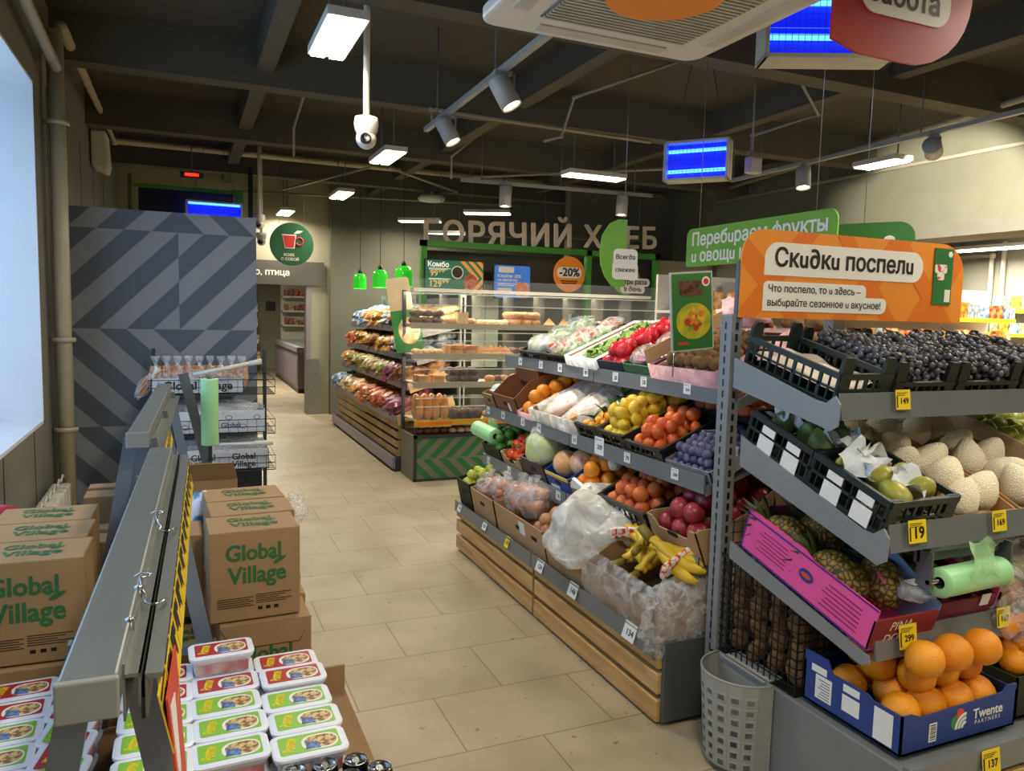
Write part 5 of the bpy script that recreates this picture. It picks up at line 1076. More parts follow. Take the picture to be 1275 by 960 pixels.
def kcarton(label,x,y,z,w=.29,d=.20,h=.335,rz=0,top=True,front=True,flap=False,group=None,fine=True):
    t=thing('carton',label,'carton',(x,y,z),(0,0,rad(rz)),group)
    MB().bb(-w/2,w/2,0,d,0,h).build('carton_body',kraft,t,bevel=.004)
    MB().bb(-w/2+.002,w/2-.002,d*.5-.0015,d*.5+.0015,h-.0005,h+.0006).build('top_seam',carddk,t) if False else None
    if front:
        logo(t,0.0,-.0006,h*.60 if not flap else h*.60,w*.66,(90,0,0))
        if fine:
            m=MB()
            for k in range(5): m.bb(-w*.42,-w*.03-.01*(k%2),-.0012,0,h*.25-k*.007,h*.25-k*.007+.002).bb(0.0,w*.40-.02*(k%3),-.0012,0,h*.27-k*.007,h*.27-k*.007+.002)
            for k in range(3): m.bb(w*(.02+.09*k),w*(.07+.09*k),-.0012,0,h*.10,h*.135)
            if not flap: m.build('small_print',ink,t)
    if flap: MB().prism([(-w/2,h-.001),(w/2,h-.001),(w*.36,h*.80),(-w*.36,h*.80)],-.004,-.001).prism([(-w/2,h),(w/2,h),(w*.37,h*.79),(-w*.37,h*.79)],-.001,.0,1).build('torn_flap',[kraft,carddk],t); 
    if top: logo(t,0.0,d*.5,h+.0006,w*.55,(0,0,0))
    return t
def pallet(label,x0,x1,y0,y1):
    t=thing('pallet',label,'pallet',((x0+x1)/2,(y0+y1)/2,0)); a,b=(x1-x0)/2,(y1-y0)/2; n=7
    for k in range(n): yy=-b+2*b*k/(n-1)*(1-.05); MB().bb(-a,a,yy,yy+.09 if k<n-1 else b,.118,.14).build('deck_board',pinew,t)
    for x in (-a,-.05,a-.1): MB().bb(x,x+.1,-b,b,.0,.118).build('bearer',pinew,t)
    return t
pallet('wooden pallet under the kraft cartons beside the promo stands',-.70,.47,2.46,3.5)
Zb,Zt=.14,.525
rows=(2.56,2.78,3.0)
for k,y in enumerate(rows):
    dp=('front','middle','rear')[k]
    kcarton(dp+' upper kraft carton with green lettering, right of the near stand',.205+.012*k-.02*(k==2),y,Zt,.285,.205,.30,2+k,True,k==0)
    kcarton(dp+' lower kraft carton, right of the near stand',.235+.012*k,y-.03,Zb,.29,.205,.38,1,False,k==0,k==0)
    kcarton(dp+' upper kraft carton with green lettering, under the window',-.422-.012*k,y-.12,Zt,.29,.21,.30,-1.5,True,k==0)
    kcarton(dp+' lower kraft carton, under the window',-.425-.01*k,y-.14,Zb,.30,.21,.38,-1,False,k==0)
kcarton('lower kraft carton with green lettering between the stand legs',-.045,2.60,Zb,.24,.205,.30,0,True,True)
kcarton('kraft carton stacked behind the stand legs',-.06,2.86,Zb+.3,.22,.20,.30,0,False,False)
for k,(x,y,h,l) in enumerate(((-.24,3.3,.42,'plain kraft carton with brown tape left of the far stand'),(-.28,3.75,.50,'dark kraft carton below the chevron panel'),(.06,3.4,.62,'open kraft carton behind the stack right of the far stand'))):
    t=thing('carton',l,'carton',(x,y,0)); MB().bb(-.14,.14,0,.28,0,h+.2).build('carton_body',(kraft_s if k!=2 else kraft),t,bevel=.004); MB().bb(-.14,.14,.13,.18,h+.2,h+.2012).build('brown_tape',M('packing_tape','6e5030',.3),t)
    if k==2: MB().prism([(-.14,0),(.14,0),(.12,.10),(-.12,.1)],-.002,.002,0,Matrix.Translation((0,0,h+.2))@Matrix.Rotation(rad(35),4,'X')).build('open_flap',kraft,t)
o=thing('snack_bag','white and blue printed bag squeezed behind the right carton stack','bag',(.06,3.18,.62)); lump(MB(),(0,0,.05),(.06,.05,.16),16,12,.1,2,1).build('bag_body',M('blue_white_print','dfe6ea',.35,0,.5,14,.2,20,col2='3f7fb0',sharp=(.42,.5)),o)
o=thing('film_scrap','crumpled clear film sticking out behind the right carton stack','film',(.40,3.12,.74)); lump(MB(),(0,0,0),(.05,.12,.05),18,12,.25,2.5,2).build('film_body',MC['crumpled_film'],o)
o=thing('tray_bag','red round package lying on the window side cartons','package',(-.66,3.35,.68)); MB().ball((0,0,.04),(.10,.10,.06),18,10).build('package_body',M('red_white_print','a82438',.35,0,.3,9,col2='e6dede',sharp=(.3,.36)),o)
# ---------------------------------------------------------------- noodle packs on their pallet
pallet('wooden pallet under the instant noodle packs',-.70,.47,1.45,2.40)
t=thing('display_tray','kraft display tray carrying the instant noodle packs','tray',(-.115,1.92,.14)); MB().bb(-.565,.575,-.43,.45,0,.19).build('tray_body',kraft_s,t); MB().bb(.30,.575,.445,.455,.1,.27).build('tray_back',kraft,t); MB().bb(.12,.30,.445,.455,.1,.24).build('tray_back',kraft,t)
tubw=M('tub_white','e4e6ee',.4,0,.03); filmtop=FILM('lid_film','ffffff',.05,.1,rough=.05,bump=.2)
def tub_parts():
    m=MB(); w,d,h=.168,.104,.052
    m.prism([],0,0) if False else None
    def ring(W,D,z,r): return [(x,y,z) for x,y in rrect(W,D,r,4)]
    m.ring_tube([ring(w*.86,d*.8,0,.015),ring(w*.95,d*.92,h*.8,.018),ring(w,d,h*.82,.02),ring(w+.006,d+.006,h,.022)],0,True,False); body=m.mesh('tub',tubw)
    lid=MB().ring_tube([ring(w+.008,d+.008,h,.022),ring(w+.008,d+.008,h+.006,.022),ring(w-.004,d-.004,h+.008,.02)],0,True,False).mesh('lid',tubw)
    return body,lid
TUB,LID=tub_parts()
nood=M('noodle_picture','d8b878',.5,0,.3,70,col2='7a4a2c',sharp=(.42,.56)); bowl=M('bowl_white','ece8e0',.5,0,.03); navy=M('pack_navy','2a3f7a',.5,0,.3,60,col2='6f8fc0'); side=M('tub_side_print','b86a6e',.5,0,.3,18,col2='d8c0b8')
lcol={'red':M('lid_red','b02a2e',.4,0,.08),'green':M('lid_green','86c03a',.4,0,.08)}; byel=M('brand_yellow','f2d21a',.45,0,.05)
LM={}
for c in lcol:
    m=MB().prism(rrect(.142,.078,.006,3),-.0008,0,0); L0=m.mesh('lid_print',lcol[c])
    m=MB().prism(rrect(.086,.064,.028,6,.024,-.004),-.0012,-.0008,0).prism(rrect(.076,.052,.024,6,.026,-.004),-.0016,-.0012,1); L1=m.mesh('bowl_picture',[bowl,nood])
    L2=MB().prism([(-.012,-.03),(.022,-.034),(.018,-.004),(-.008,.0)],-.0021,-.0016).mesh('navy_patch',navy)
    L3=MB().prism([(-.044,-.03),(-.026,-.033),(-.02,-.005),(-.03,.026),(-.044,.028),(-.048,0)],-.0009-.0004,-.0008).mesh('logo_patch',lcol[c]) 
    LM[c]=(L0,L1,L2)
SIDE=MB().bb(-.070,.070,-.0485,-.0478,.006,.036).mesh('side_print',side)
TZ=Matrix.Rotation(rad(-90),4,'X')
def tub(label,x,y,z,c,rz=0,tilt=0,group=None,full=True):
    t=thing('noodle_pack',label,'noodle pack',(x,y,z),(tilt,0,rad(rz)),group); link('tub',TUB,t); l=link('lid',LID,t)
    if full:
        for k,me in enumerate(LM[c]):
            o=link(me.name,me,l); o.matrix_local=Matrix.Translation((0,0,.0602))@Matrix.Rotation(rad(-90),4,'X')
        text(l,'Роллтон',byel,1,(-.044,0,.0616),(0,0,78),bold=.05,width=.056,height=.028,ext=.001)
        link('side_print',SIDE,t)
    return t
zs=.33
def stackup(x,y,c,zt,lab,rz=0):
    tub('noodle pack under the '+lab.split(',')[0]+','+','.join(lab.split(',')[1:]),x,y,zt-.06,c,rz,0,None,False); return tub(lab,x,y,zt,c,rz)
zt=.452
for row,y in enumerate((2.28,2.16,2.045,1.93,1.815)):
    yw=('rearmost','second','third','fourth','nearest')[row]+' row'
    cR='red' if row<2 else 'green'
    stackup(.262+.006*(row%2),y-.035,cR,zt+(.012 if row==1 else 0),cR+' noodle pack, '+yw+', right column',1)
    if row!=1: stackup(.085+.006*(row%2),y,'red' if row in(0,1) else 'green',zt+(.05 if row==0 else 0),('red' if row in(0,1) else 'green')+' noodle pack, '+yw+', middle column',2)
    else: stackup(.09,y,'red',zt,'red noodle pack, second row, middle column',2)
    stackup(-.08,y-.01,'red' if row<2 else 'green',zt,('red' if row<2 else 'green')+' noodle pack, '+yw+', column beside the beam',0)
    stackup(-.42,y+.03,'red' if row<2 else 'green',zt,('red' if row<2 else 'green')+' noodle pack, '+yw+', window side of the beam',3)
    o=stackup(-.275,y+.02,'red' if row%2 else 'green',zt,('red' if row%2 else 'green')+' lengthwise noodle pack, '+yw+', window side',80)
canb=M('can_dark','1b1a1c',.3,.5,.1)
for k,(x,y) in enumerate(((.215,1.70),(.285,1.695),(.355,1.69),(.25,1.635),(.33,1.63),(.40,1.64))):
    t=thing('drink_can',('first dark drink can from the left, rear row','second dark drink can, rear row','third dark drink can, rear row','left dark drink can, front row','middle dark drink can, front row','right dark drink can, front row')[k]+' by the noodle packs','can',(x,y,.38)); MB().lathe([(0,0),(.026,0),(.031,.008),(.031,.108),(.027,.118)],20).build('can_body',canb,t); MB().lathe([(.027,.118),(.028,.121),(.0265,.122),(.024,.117),(0,.116)],20).build('can_lid',chrome,t); MB().prism(rrect(.014,.024,.006,4),-.1195,-.117,0,Matrix.Rotation(rad(-90),4,'X')).build('pull_tab',chrome,t)
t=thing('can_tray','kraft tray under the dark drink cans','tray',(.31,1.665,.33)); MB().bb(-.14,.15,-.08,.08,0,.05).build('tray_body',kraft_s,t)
# ---------------------------------------------------------------- bread trays in front of the chevron panel
tr=thing('bread_rack','wire rack of three bread trays in front of the chevron panel','rack',(.16,5.35,0)); m=MB()
for z in (.45,.70,.97):
    for k in range(12): m.bb(-.38,.40,k*.045,.003+k*.045,z,z+.003)
    for zz in (.0,.05,.1): m.tube([(-.38,-.0,z+zz),(.40,0,z+zz),(.40,.5,z+zz),(-.38,.5,z+zz),(-.38,0,z+zz)],.003,5)
    for k in range(14): m.bb(-.38+.06*k,-.377+.06*k,-.002,.002,z,z+.1)
m.build('wire_trays',M('dark_wire','3f4346',.35,.6),tr)
for x in (-.36,.38):
    MB().bb(x-.012,x+.012,.5,.53,0,1.25).build('post',dgrey,tr)
prn=M('white_print_board','c9ced6',.6,0,.5,9,col2='c9ced6'); 
for k,(z,xa,xb,h,l) in enumerate(((.455,-.22,.36,.14,'lowest white bread carton with dark lettering, wrapped in film'),(.705,-.22,.34,.15,'middle white carton with drawn pastries on the wire rack'),(.975,-.36,.2,.10,'topmost shallow white carton holding bags of bread sticks'))):
    t=thing('bread_carton',l,'carton',(.16,5.37,z+.004)); m=MB().bb(xa,xb,0,.44,0,.005)
    m.bb(xa,xb,0,.005,0,h).bb(xa,xb,.435,.44,0,h).bb(xa,xa+.005,0,.44,0,h).bb(xb-.005,xb,0,.44,0,h); m.build('carton_walls',prn,t)
    w=xb-xa
    if k==0:
        for s in (.28,.72):
            o=[text(t,q,ink,1,(xa+w*s,-.001,h*(.62-.36*i)),width=.15,bold=.03,ext=.002) for i,q in enumerate(('Global','Village'))]
    elif k==1:
        for i in range(6): MB().prism(disc(.022,12,xa+w*(.1+.16*i),h*(.3+.4*(i%2)),.016),-.0012,0).prism(disc(.017,12,xa+w*(.1+.16*i),h*(.3+.4*(i%2)),.012),-.0018,-.0012,1).build('pastry_drawing',[M('brown_print','7a4438',.6),prn],t)
        text(t,'Global',M('blue_print','2a3f7a',.6),1,(xa+w*.6,-.001,h*.35),width=.12,bold=.03,ext=.002)
    else:
        for s in (.5,): text(t,'Global Village',ink,1,(xa+w*s,-.001,h*.5),width=.42,bold=.03,ext=.002)
    lump(MB(),((xa+xb)/2,.2,h+.0),((xb-xa)*.50,.24,.05),22,12,.1,2.2,k).build('film_cover',film,t)
stick=M('bread_stick','c98a4c',.7,0,.25,14,col2='a8642c'); 
for i in range(9):
    x=-.18+.068*i; o=thing('bread_bag','clear knotted bag of orange bread sticks on the top tray','bag of bread','' if False else (x,5.55+.03*(i%2),1.0),(0,0,R.uniform(-.4,.4)),'bread stick bags on the top tray')
    m=MB()
    for k in range(9): a=k*.7; m.tube([(.022*math.cos(a),.025*math.sin(a),0),(.03*math.cos(a+.6),.03*math.sin(a+.6),.11+.02*(k%3))],.009,6)
    m.build('bread_sticks',stick,o); lump(MB(),(0,0,.07),(.045,.05,.085),14,10,.12,2.4,i).build('clear_bag',film,o)
    MB().lathe([(.012,.14),(.008,.155),(.024,.19),(.03,.215)],8).build('bag_neck',film,o)
o=thing('bread_bag','clear bag of bread sticks hanging over the left end of the top tray','bag of bread',(-.27,5.42,.98),(0,.6,.2)); m=MB()
for k in range(7): m.tube([(.02*math.cos(k),.02*math.sin(k),0),(.03*math.cos(k+.5),.03*math.sin(k+.5),.12)],.009,6)
m.build('bread_sticks',stick,o); lump(MB(),(0,0,.06),(.045,.045,.09),14,10,.12,2.4,3).build('clear_bag',film,o); MB().lathe([(.01,.13),(.008,.15),(.03,.2)],8).build('bag_neck',MC['white_film'],o)
o=thing('white_rod','white plastic rod slanting over the top bread tray','rod',(0,0,0)); MB().tube([(.05,5.3,1.11),(.44,5.3,1.19)],.014,10).build('rod_body',white_m,o); MB().tube([(.39,5.3,1.18),(.47,5.3,1.196)],.018,10).build('rod_end',white_m,o)
o=thing('white_rod','white plastic rod end above the lowest bread tray','rod',(0,0,0)); MB().tube([(.2,5.3,.645),(.52,5.3,.645)],.011,10).build('rod_body',white_m,o); MB().tube([(.42,5.3,.645),(.54,5.3,.645)],.017,10).build('rod_end',white_m,o)
MB().bb(-.39,.36,.54,.6,0,.42).build('base_board',M('navy_base','2b3346',.6),tr)
# ---------------------------------------------------------------- bread rack by the bakery
br=thing('bread_shelving','tilted shelving of bagged bread with a slatted wooden crate below','shelving',(0,0,0))
MB().bb(1.86,2.6,7.1,10.4,0,.13).build('plinth',dgrey,br); MB().bb(1.835,1.86,7.1,10.4,.03,.14).build('base_price_rail',M('lilac_rail','8f87a0',.35,.2,.06),br)
lil=MC['lilac_rail']
wc=thing('slatted_crate','long pale slatted wooden crate at the foot of the bread shelving','crate',(0,0,.14)); ps=M('pale_slat','cdb380',.6,0,.12,4,col2='b0925e')
for k in range(4): 
    z=.0+.09*k; MB().bb(1.88+.0*k,1.90,7.14,10.3,z,z+.062).build('slat',ps,wc)
for k in range(2): MB().bb(1.90,2.42,7.14,7.16,.0+.17*k,.16+.17*k).build('end_board',ps,wc)
MB().bb(1.90,2.42,7.16,10.3,0,.02).build('crate_floor',carddk,wc); MB().bb(2.42,2.44,7.14,10.3,0,.34).build('back_board',ps,wc)
for y in (7.13,8.7,10.37): MB().bb(2.5,2.56,y-.03,y+.03,0,1.75).build('upright',grey,br)
MB().bb(2.52,2.54,7.1,10.4,.14,1.7).build('back_panel',MC['back_panel_grey'],br)
BS=((1.87,.50,18),(1.98,.81,18),(2.05,1.08,16),(2.10,1.35,14))
for k,(x,z,a) in enumerate(BS):
    d=.60-.05*k; T=Matrix.Translation((x,0,z))@Matrix.Rotation(-rad(a),4,'Y'); s=MB().bb(0,d,7.08,10.4,-.015,0,0,T).build('shelf',mid,br)
    MB().bb(x-.012,x-.004,7.08,10.4,z-.02,z+.045).build('price_rail',lil,s); MB().bb(0,d,7.075,7.085,-.05,.05,0,T).build('end_fence',ps if k<2 else grey,s)
pk=[M('pack_%s'%n,c,.3,0,.5,18,.25,30,col2=c2,sharp=(.42,.56)) for n,c,c2 in (('gold','d9a23a','8a5a24'),('cream','d8c9a0','a0703c'),('red','b8302c','e0a060'),('blue','4f7fb8','d6dde6'),('green','5f7a3a','c9b26a'),('brown','7a4c2a','c08a4c'),('orange','e08a3a','e8d0a0'),('purple','6a3a5a','b86a6a'),('silver','c2c6c8','6f8a9a'),('olive','8a8a4a','d8c88a'))]
pkn=('gold','cream','red','blue','green','brown','orange','purple','silver','olive')
def pouch(w,d,h,ph):
    m=MB(); vs=[];n=10
    def P(i,j,sg):
        u=i/n*2-1; v=j/n*2-1; q=max(0,(1-u**4)*(1-v*v)); return (u*w/2*(1+.04*math.sin(7*v+ph)),v*d/2,h/2+sg*h/2*math.sqrt(q)*(1+.12*math.sin(5*u+ph)*math.cos(6*v)))
    for sg in (1,-1):
        V=[P(i,j,sg) for i in range(n+1) for j in range(n+1)]; F=[]
        for i in range(n):
            for j in range(n): a=i*(n+1)+j; F.append((a,a+n+1,a+n+2,a+1) if sg>0 else (a,a+1,a+n+2,a+n+1))
        m.add(V,F,0,True)
    return m
PM_=[[pouch(.15,.26,.10,p*2).mesh('bag_body',mt) for p in range(2)] for mt in pk]
def packs(T0,nx,ny,sx,sy,cols,place,s=1,layers=1,name='bread_bag',cat='bag of bread'):
    for L in range(layers):
        for i in range(nx):
            for j in range(ny):
                c=cols(i,j); lb='%s printed bag of bread %s'%(pkn[c],place)
                o=bpy.data.objects.new(name,R.choice(PM_[c])); COL.objects.link(o)
                o.matrix_world=T0@Matrix.Translation((sx*(i+.5)+R.uniform(-.02,.02),sy*(j+.5)+R.uniform(-.02,.02),L*.075))@Euler((R.uniform(-.25,.25),R.uniform(-.2,.2),R.uniform(-.5,.5)+1.57)).to_matrix().to_4x4()@Matrix.Scale(s*R.uniform(.9,1.1),4)
                tag(o,lb,cat,pkn[c]+' bags '+place)
plc=('on the lowest bread shelf','on the second bread shelf','on the third bread shelf','on the top bread shelf')
cset=((3,1,1,6,2,2,2,7),(6,4,9,9,1,4,7,5),(2,0,0,5,0,6,8,8),(3,3,6,0,8,6,1,9))
for k,(x,z,a) in enumerate(BS):
    T=Matrix.Translation((x,7.12,z))@Matrix.Rotation(-rad(a),4,'Y')
    nn=14; packs(T,2,nn,.24,3.25/nn,lambda i,j,k=k: cset[k][min(7,int((1-(j+.5)/nn)*8))],plc[k],1.05,2)
o=thing('recipe_poster','tilted green and beige poster clipped to the near end of the bread shelving','poster',(1.97,7.0,1.17),(rad(-6),rad(-9),rad(-8))); MB().prism(rrect(.26,.40,.005,2,0,.20),-.004,.004).build('green_sheet',pg,o); MB().prism(rrect(.22,.32,.03,4,-.02,.55),-.003,.003,0).build('beige_sheet',M('poster_beige','b5a07c',.6,0,.1),o); MB().prism(disc(.1,20,.02,.2,.13),-.0052,-.004).build('dish_picture',M('dish_print','a8744c',.5,0,.4,14,col2='e0c8a0'),o)
# ---------------------------------------------------------------- bakery display
bk=thing('bakery_display','clear-shelved bakery display with a green chevron base','display case',(0,0,0)); XA,XB=1.9,4.7; brass=M('shelf_trim','b5ad98',.4,.3,.05); grst=M('stripe_green','2f7a3c',.5,0,.06); gygr=M('stripe_grey','7f7c6e',.5,0,.06)
MB().bb(XA,XB,6.62,7.04,0,.42).build('base_cabinet',gygr,bk); m=MB()
stripes(m,XA+.03,XB-.02,.02,.20,-1.0,.155,.02,6.6185,0); stripes(m,XA+.03,XB-.02,.21,.40,1.0,.155,.02-.36,6.6185,0); m.build('chevron_print',grst,bk)
MB().bb(XA,XA+.03,6.60,6.62,0,.43).bb(XA,XB,6.60,6.62,.40,.43).bb(XA,XB,6.60,6.62,0,.02).build('base_frame',dgrey,bk)
lev=((6.62,.43,.42),(6.60,.56,.44),(6.66,.90,.38),(6.72,1.16,.33),(6.76,1.44,.29)); tray=M('tray_plastic','b9b2a0',.4,0,.06)
yrail=M('yellow_rail','d9a52c',.4)
for k,(y,z,d) in enumerate(lev):
    s=MB().bb(XA+.02,XB,y,y+d,z-.012,z).build('shelf',tray if k else dgrey,bk); 
    if k: MB().bb(XA+.0,XB,y-.012,y,z-.045,z+.01).build('price_rail',yrail if k==1 else brass,s)
    if k:
        h=.2 if k<4 else .28
        MB().bb(XA+.02,XB,y+.005,y+.011,z,z+h*.62).bb(XA+.02,XB,y+.03,y+.26,z+h,z+h+.005).build('front_glass',acry,s)
        for q in range(9): MB().bb(XA+.02+q*.333,XA+.026+q*.333,y+.01,y+d*.9,z,z+h).build('divider_glass',acry,s)
        MB().bb(XA+.02,XB,y+.004,y+.012,z+h*.62,z+h*.62+.008).bb(XA+.02,XB,y+.028,y+.032,z+h,z+h+.008).build('edge_trim',M('acrylic_edge','d6dcd6',.15),s)
MB().bb(XA+.02,XB,6.80,6.806,1.62,1.86).build('top_glass',acry,bk); 
for x in (XA,XB-.03): MB().bb(x,x+.03,7.02,7.06,.43,1.75).build('side_post',dgrey,bk)
m=MB()
for k in range(5): m.bb(XA+.03+k*.66,XA+.36+k*.66,6.585+.045*0,6.587,.525,.55)
m.build('orange_labels',M('orange_label','e8741c',.5),bk)
for k,(y,z,d) in enumerate(lev[2:]):
    l=area_light('display_strip',(3.0,y+.2,z-.03),(0,0,0),2.2,.05,7,(1,.86,.62)); 
l=area_light('display_strip',(3.0,6.98,1.74),(0,0,0),2.2,.05,12,(1,.86,.62)); MB().bb(XA+.1,XB-.1,6.94,7.02,1.745,1.775).build('lamp_strip',housing,bk)
crust=M('golden_crust','d99a54',.55,0,.2,9,col2='b8702c'); dkc=M('dark_crust','7a4422',.55,0,.25,9,col2='4a2614'); choc=M('chocolate','4a2818',.6,0,.2,8); pale_=M('pale_dough','e8bc88',.6,0,.1,9); 
def bun(r,mat,sq=.65): return MB().ball((0,0,r*sq*.8),(r,r,r*sq),12,8).mesh('bun_body',mat)
G={'bun':bun(.055,crust),'dark_bun':bun(.05,dkc,.7),'pale_roll':bun(.05,pale_,.6),'loaf':MB().ball((0,0,.05),(.06,.10,.055),14,9).mesh('loaf_body',crust),'dark_loaf':MB().ball((0,0,.05),(.055,.09,.055),14,9).mesh('loaf_body',dkc),'pasty':MB().add([(-.08,-.06,0),(.08,-.06,0),(0,.09,0),(0,0,.085)],[(2,1,0),(0,1,3),(1,2,3),(2,0,3)]).mesh('pasty_body',crust),'cake_slice':MB().bb(-.06,.06,-.05,.05,0,.045).bb(-.06,.06,-.05,.05,.05,.08).mesh('cake_body',crust),'cupcake':MB().lathe([(0,0),(.03,0),(.042,.045),(.045,.05),(.035,.075),(.0,.085)],12).mesh('cupcake_body',choc),'baguette':MB().ball((0,0,.0),(.04,.04,.11),12,10).mesh('baguette_body',crust),'bread_cube':MB().bb(-.055,.055,-.05,.05,0,.12).mesh('loaf_body',pale_),'glazed_roll':bun(.05,choc,.75)}
def goods(k,b,lv,nm,nx,ny,s=1,lay=1,tilt=0):
    y,z,d=lev[lv]; x0=XA+.03+b*.333; w=.31
    for L in range(lay):
        for i in range(nx):
            for j in range(ny):
                o=bpy.data.objects.new(nm,G[k]); COL.objects.link(o); o.location=(x0+w*(i+.5)/nx+R.uniform(-.006,.006),y+.07+.12*s*j+R.uniform(-.005,.005),z+.002+L*.07+(.10*s if k=='baguette' else 0)); o.rotation_euler=(tilt,0,R.uniform(-.4,.4) if k not in('bread_cube','cake_slice') else 0); o.scale=(s,)*3
                tag(o,'%s in the %s compartment of the %s bakery shelf'%(nm.replace('_',' '),('first','second','third','fourth','fifth','sixth','seventh','eighth')[b],('bottom','lowest glass','second glass','third glass','top glass')[lv]),'pastry','%s, compartment %d, shelf %d'%(nm.replace('_',' '),b+1,lv))
goods('dark_bun',0,4,'dark_bun',3,2,1,2); goods('bread_cube',1,4,'pale_loaf',1,1,.95); 
goods('bun',1,4,'seeded_roll',3,2,.9); goods('pale_roll',2,4,'pale_roll',3,2,.9); goods('bun',3,4,'golden_roll',3,3,.95,2); goods('pasty',4,4,'folded_pastry',2,1,.9); goods('bun',5,4,'golden_roll',3,2,.9); goods('pale_roll',6,4,'pale_roll',3,2); goods('pasty',7,4,'folded_pastry',2,2,.7)
goods('pale_roll',0,3,'pink_roll',3,2,.85); goods('cake_slice',1,3,'layer_cake_slice',2,2,1,1); goods('pasty',2,3,'triangle_pasty',3,2,1); goods('dark_bun',3,3,'dark_roll',3,2); goods('bun',4,3,'golden_roll',3,2); goods('bun',5,3,'golden_roll',3,2)
goods('cake_slice',0,2,'flat_pastry',2,2,.8); goods('glazed_roll',1,2,'chocolate_glazed_roll',3,2,1,2); goods('dark_bun',2,2,'dark_roll',1,1); goods('bun',2,2,'golden_bun',2,1); goods('bun',3,2,'golden_roll',3,2); goods('loaf',4,2,'golden_loaf',2,1)
goods('baguette',0,1,'upright_baguette',4,2,1.1); goods('cupcake',1,1,'chocolate_cupcake',4,2,1.15); goods('dark_loaf',2,1,'dark_loaf',2,1,1); goods('bun',2,1,'sugared_bun',2,2,.9); goods('bun',3,1,'golden_roll',3,2)
goods('dark_bun',0,0,'dark_wrapped_roll',4,1,.9); goods('pale_roll',1,0,'pale_wrapped_roll',4,1,.8); goods('pale_roll',2,0,'pale_wrapped_roll',3,1,.8)
o=thing('paper_bags','white paper bags rolled on the second bakery shelf','paper bags',(2.95,6.66,.70)); MB().tube([(-.14,0,.0),(.14,0,.0)],.04,14).build('rolled_bags',white,o)
# green frame, screens and letters
gf=M('frame_green','3f8f2c',.45,0,.06); fr=thing('bakery_portal','green frame standing around the bakery wall','frame',(0,0,0))
for x in (2.5,4.62,5.62): MB().bb(x-.035,x+.035,8.36,8.43,0,2.36).build('post',gf,fr)
MB().bb(2.465,5.655,8.36,8.43,2.29,2.36).build('top_bar',gf,fr)
sc=thing('menu_screen','green menu screen reading Комбо with prices and a coffee cup','screen',(2.86,8.34,1.95)); MB().prism(rrect(.72,.40,.005,2),-.0,.04).build('screen_case',black,sc); MB().prism(rrect(.70,.38,.003,2),-.003,0).build('screen_face',M('screen_green','1f6a4c',.4,0,.08,2,emit=.25),sc)
gold=M('screen_gold','d8b85a',.5,emit=.3); text(sc,'Комбо',M('screen_white','f0f0ea',.5,emit=.4),1,(-.2,-.005,.14),width=.25,bold=.03); text(sc,'99⁹⁹',gold,1,(-.21,-.005,.04),width=.17,bold=.02); text(sc,'129⁹⁹',gold,1,(-.19,-.005,-.08),width=.22,bold=.02)
m=MB()
for k,zz in enumerate((.095,.083,-.02,-.03,-.14,-.15)): m.bb(-.31,-.05-.04*(k%2),-.005,-.003,zz,zz+.005)
m.build('small_print',MC['screen_white'],sc)
m=MB()
for a in range(3):
    for s in (1,-1):
        p_=[(.06+.10*a,s*.19),(.12+.10*a,s*.19),(.30+.10*a,.0),(.24+.10*a,.0)]; p_=clip(p_,1,0,.345)
        if len(p_)>2: m.poly([(x,-.004-.0003*(a+(s>0)*.3),z) for x,z in p_])
m.build('orange_stripes',M('screen_orange','e09a3c',.5,emit=.2),sc); MB().prism(disc(.075,24,.03,.06),-.006,-.0045).prism(disc(.062,24,.03,.06),-.007,-.006,1).build('coffee_cup',[signw,M('coffee','3a2016',.4)],sc); MB().prism(disc(.085,20,.19,-.04),-.0075,-.0045).build('pastry_picture',M('pastry_print','d9825a',.5,0,.35,26,col2='a8402c'),sc)
s2_=thing('promo_screen','blue promotional screen beside the green menu screen','screen',(3.58,8.34,1.93)); MB().prism(rrect(.48,.40,.03,4),0,.04).build('screen_case',black,s2_); MB().prism(rrect(.46,.38,.03,4),-.003,0).build('screen_face',M('screen_blue','3a74c8',.4,0,.1,2,emit=.3),s2_); MB().prism(rrect(.2,.07,.015,4,-.08,.14),-.005,-.003).prism(rrect(.19,.07,.015,4,-.1,-.11),-.005,-.003).build('white_patch',signw,s2_); text(s2_,'Кэшбэк 20%',signw,1,(-.04,-.005,.065),width=.3,bold=.03); text(s2_,'на выпечку',signw,1,(-.06,-.005,.02),width=.26,bold=.03); MB().bb(-.19,.06,-.004,-.003,-.03,-.02).bb(-.19,.02,-.004,-.003,-.05,-.04).build('small_print',signw,s2_); MB().prism(rrect(.17,.18,.05,4,.13,-.09),-.006,-.003).build('red_gift_picture',M('gift_print','d8522c',.5,0,.4,12,col2='f0a050'),s2_)
dsc=thing('discount_sign','round orange sign reading -20% hanging in the bakery frame','sign',(4.33,8.33,2.05)); MB().prism([(p[0],p[1]) for p in disc(.215,36)],-.004,.004).build('board',oran,dsc); MB().prism(rrect(.34,.13,.06,6,0,.02),-.007,-.004).build('white_pill',signw,dsc); text(dsc,'-20%',dkink,1,(0,-.008,.02),width=.28,bold=.04); MB().bb(-.12,.12,-.006,-.004,-.09,-.075).bb(-.1,.1,-.006,-.004,-.115,-.1).build('small_print',dkink,dsc); hang(dsc,((0,.21),),.45)
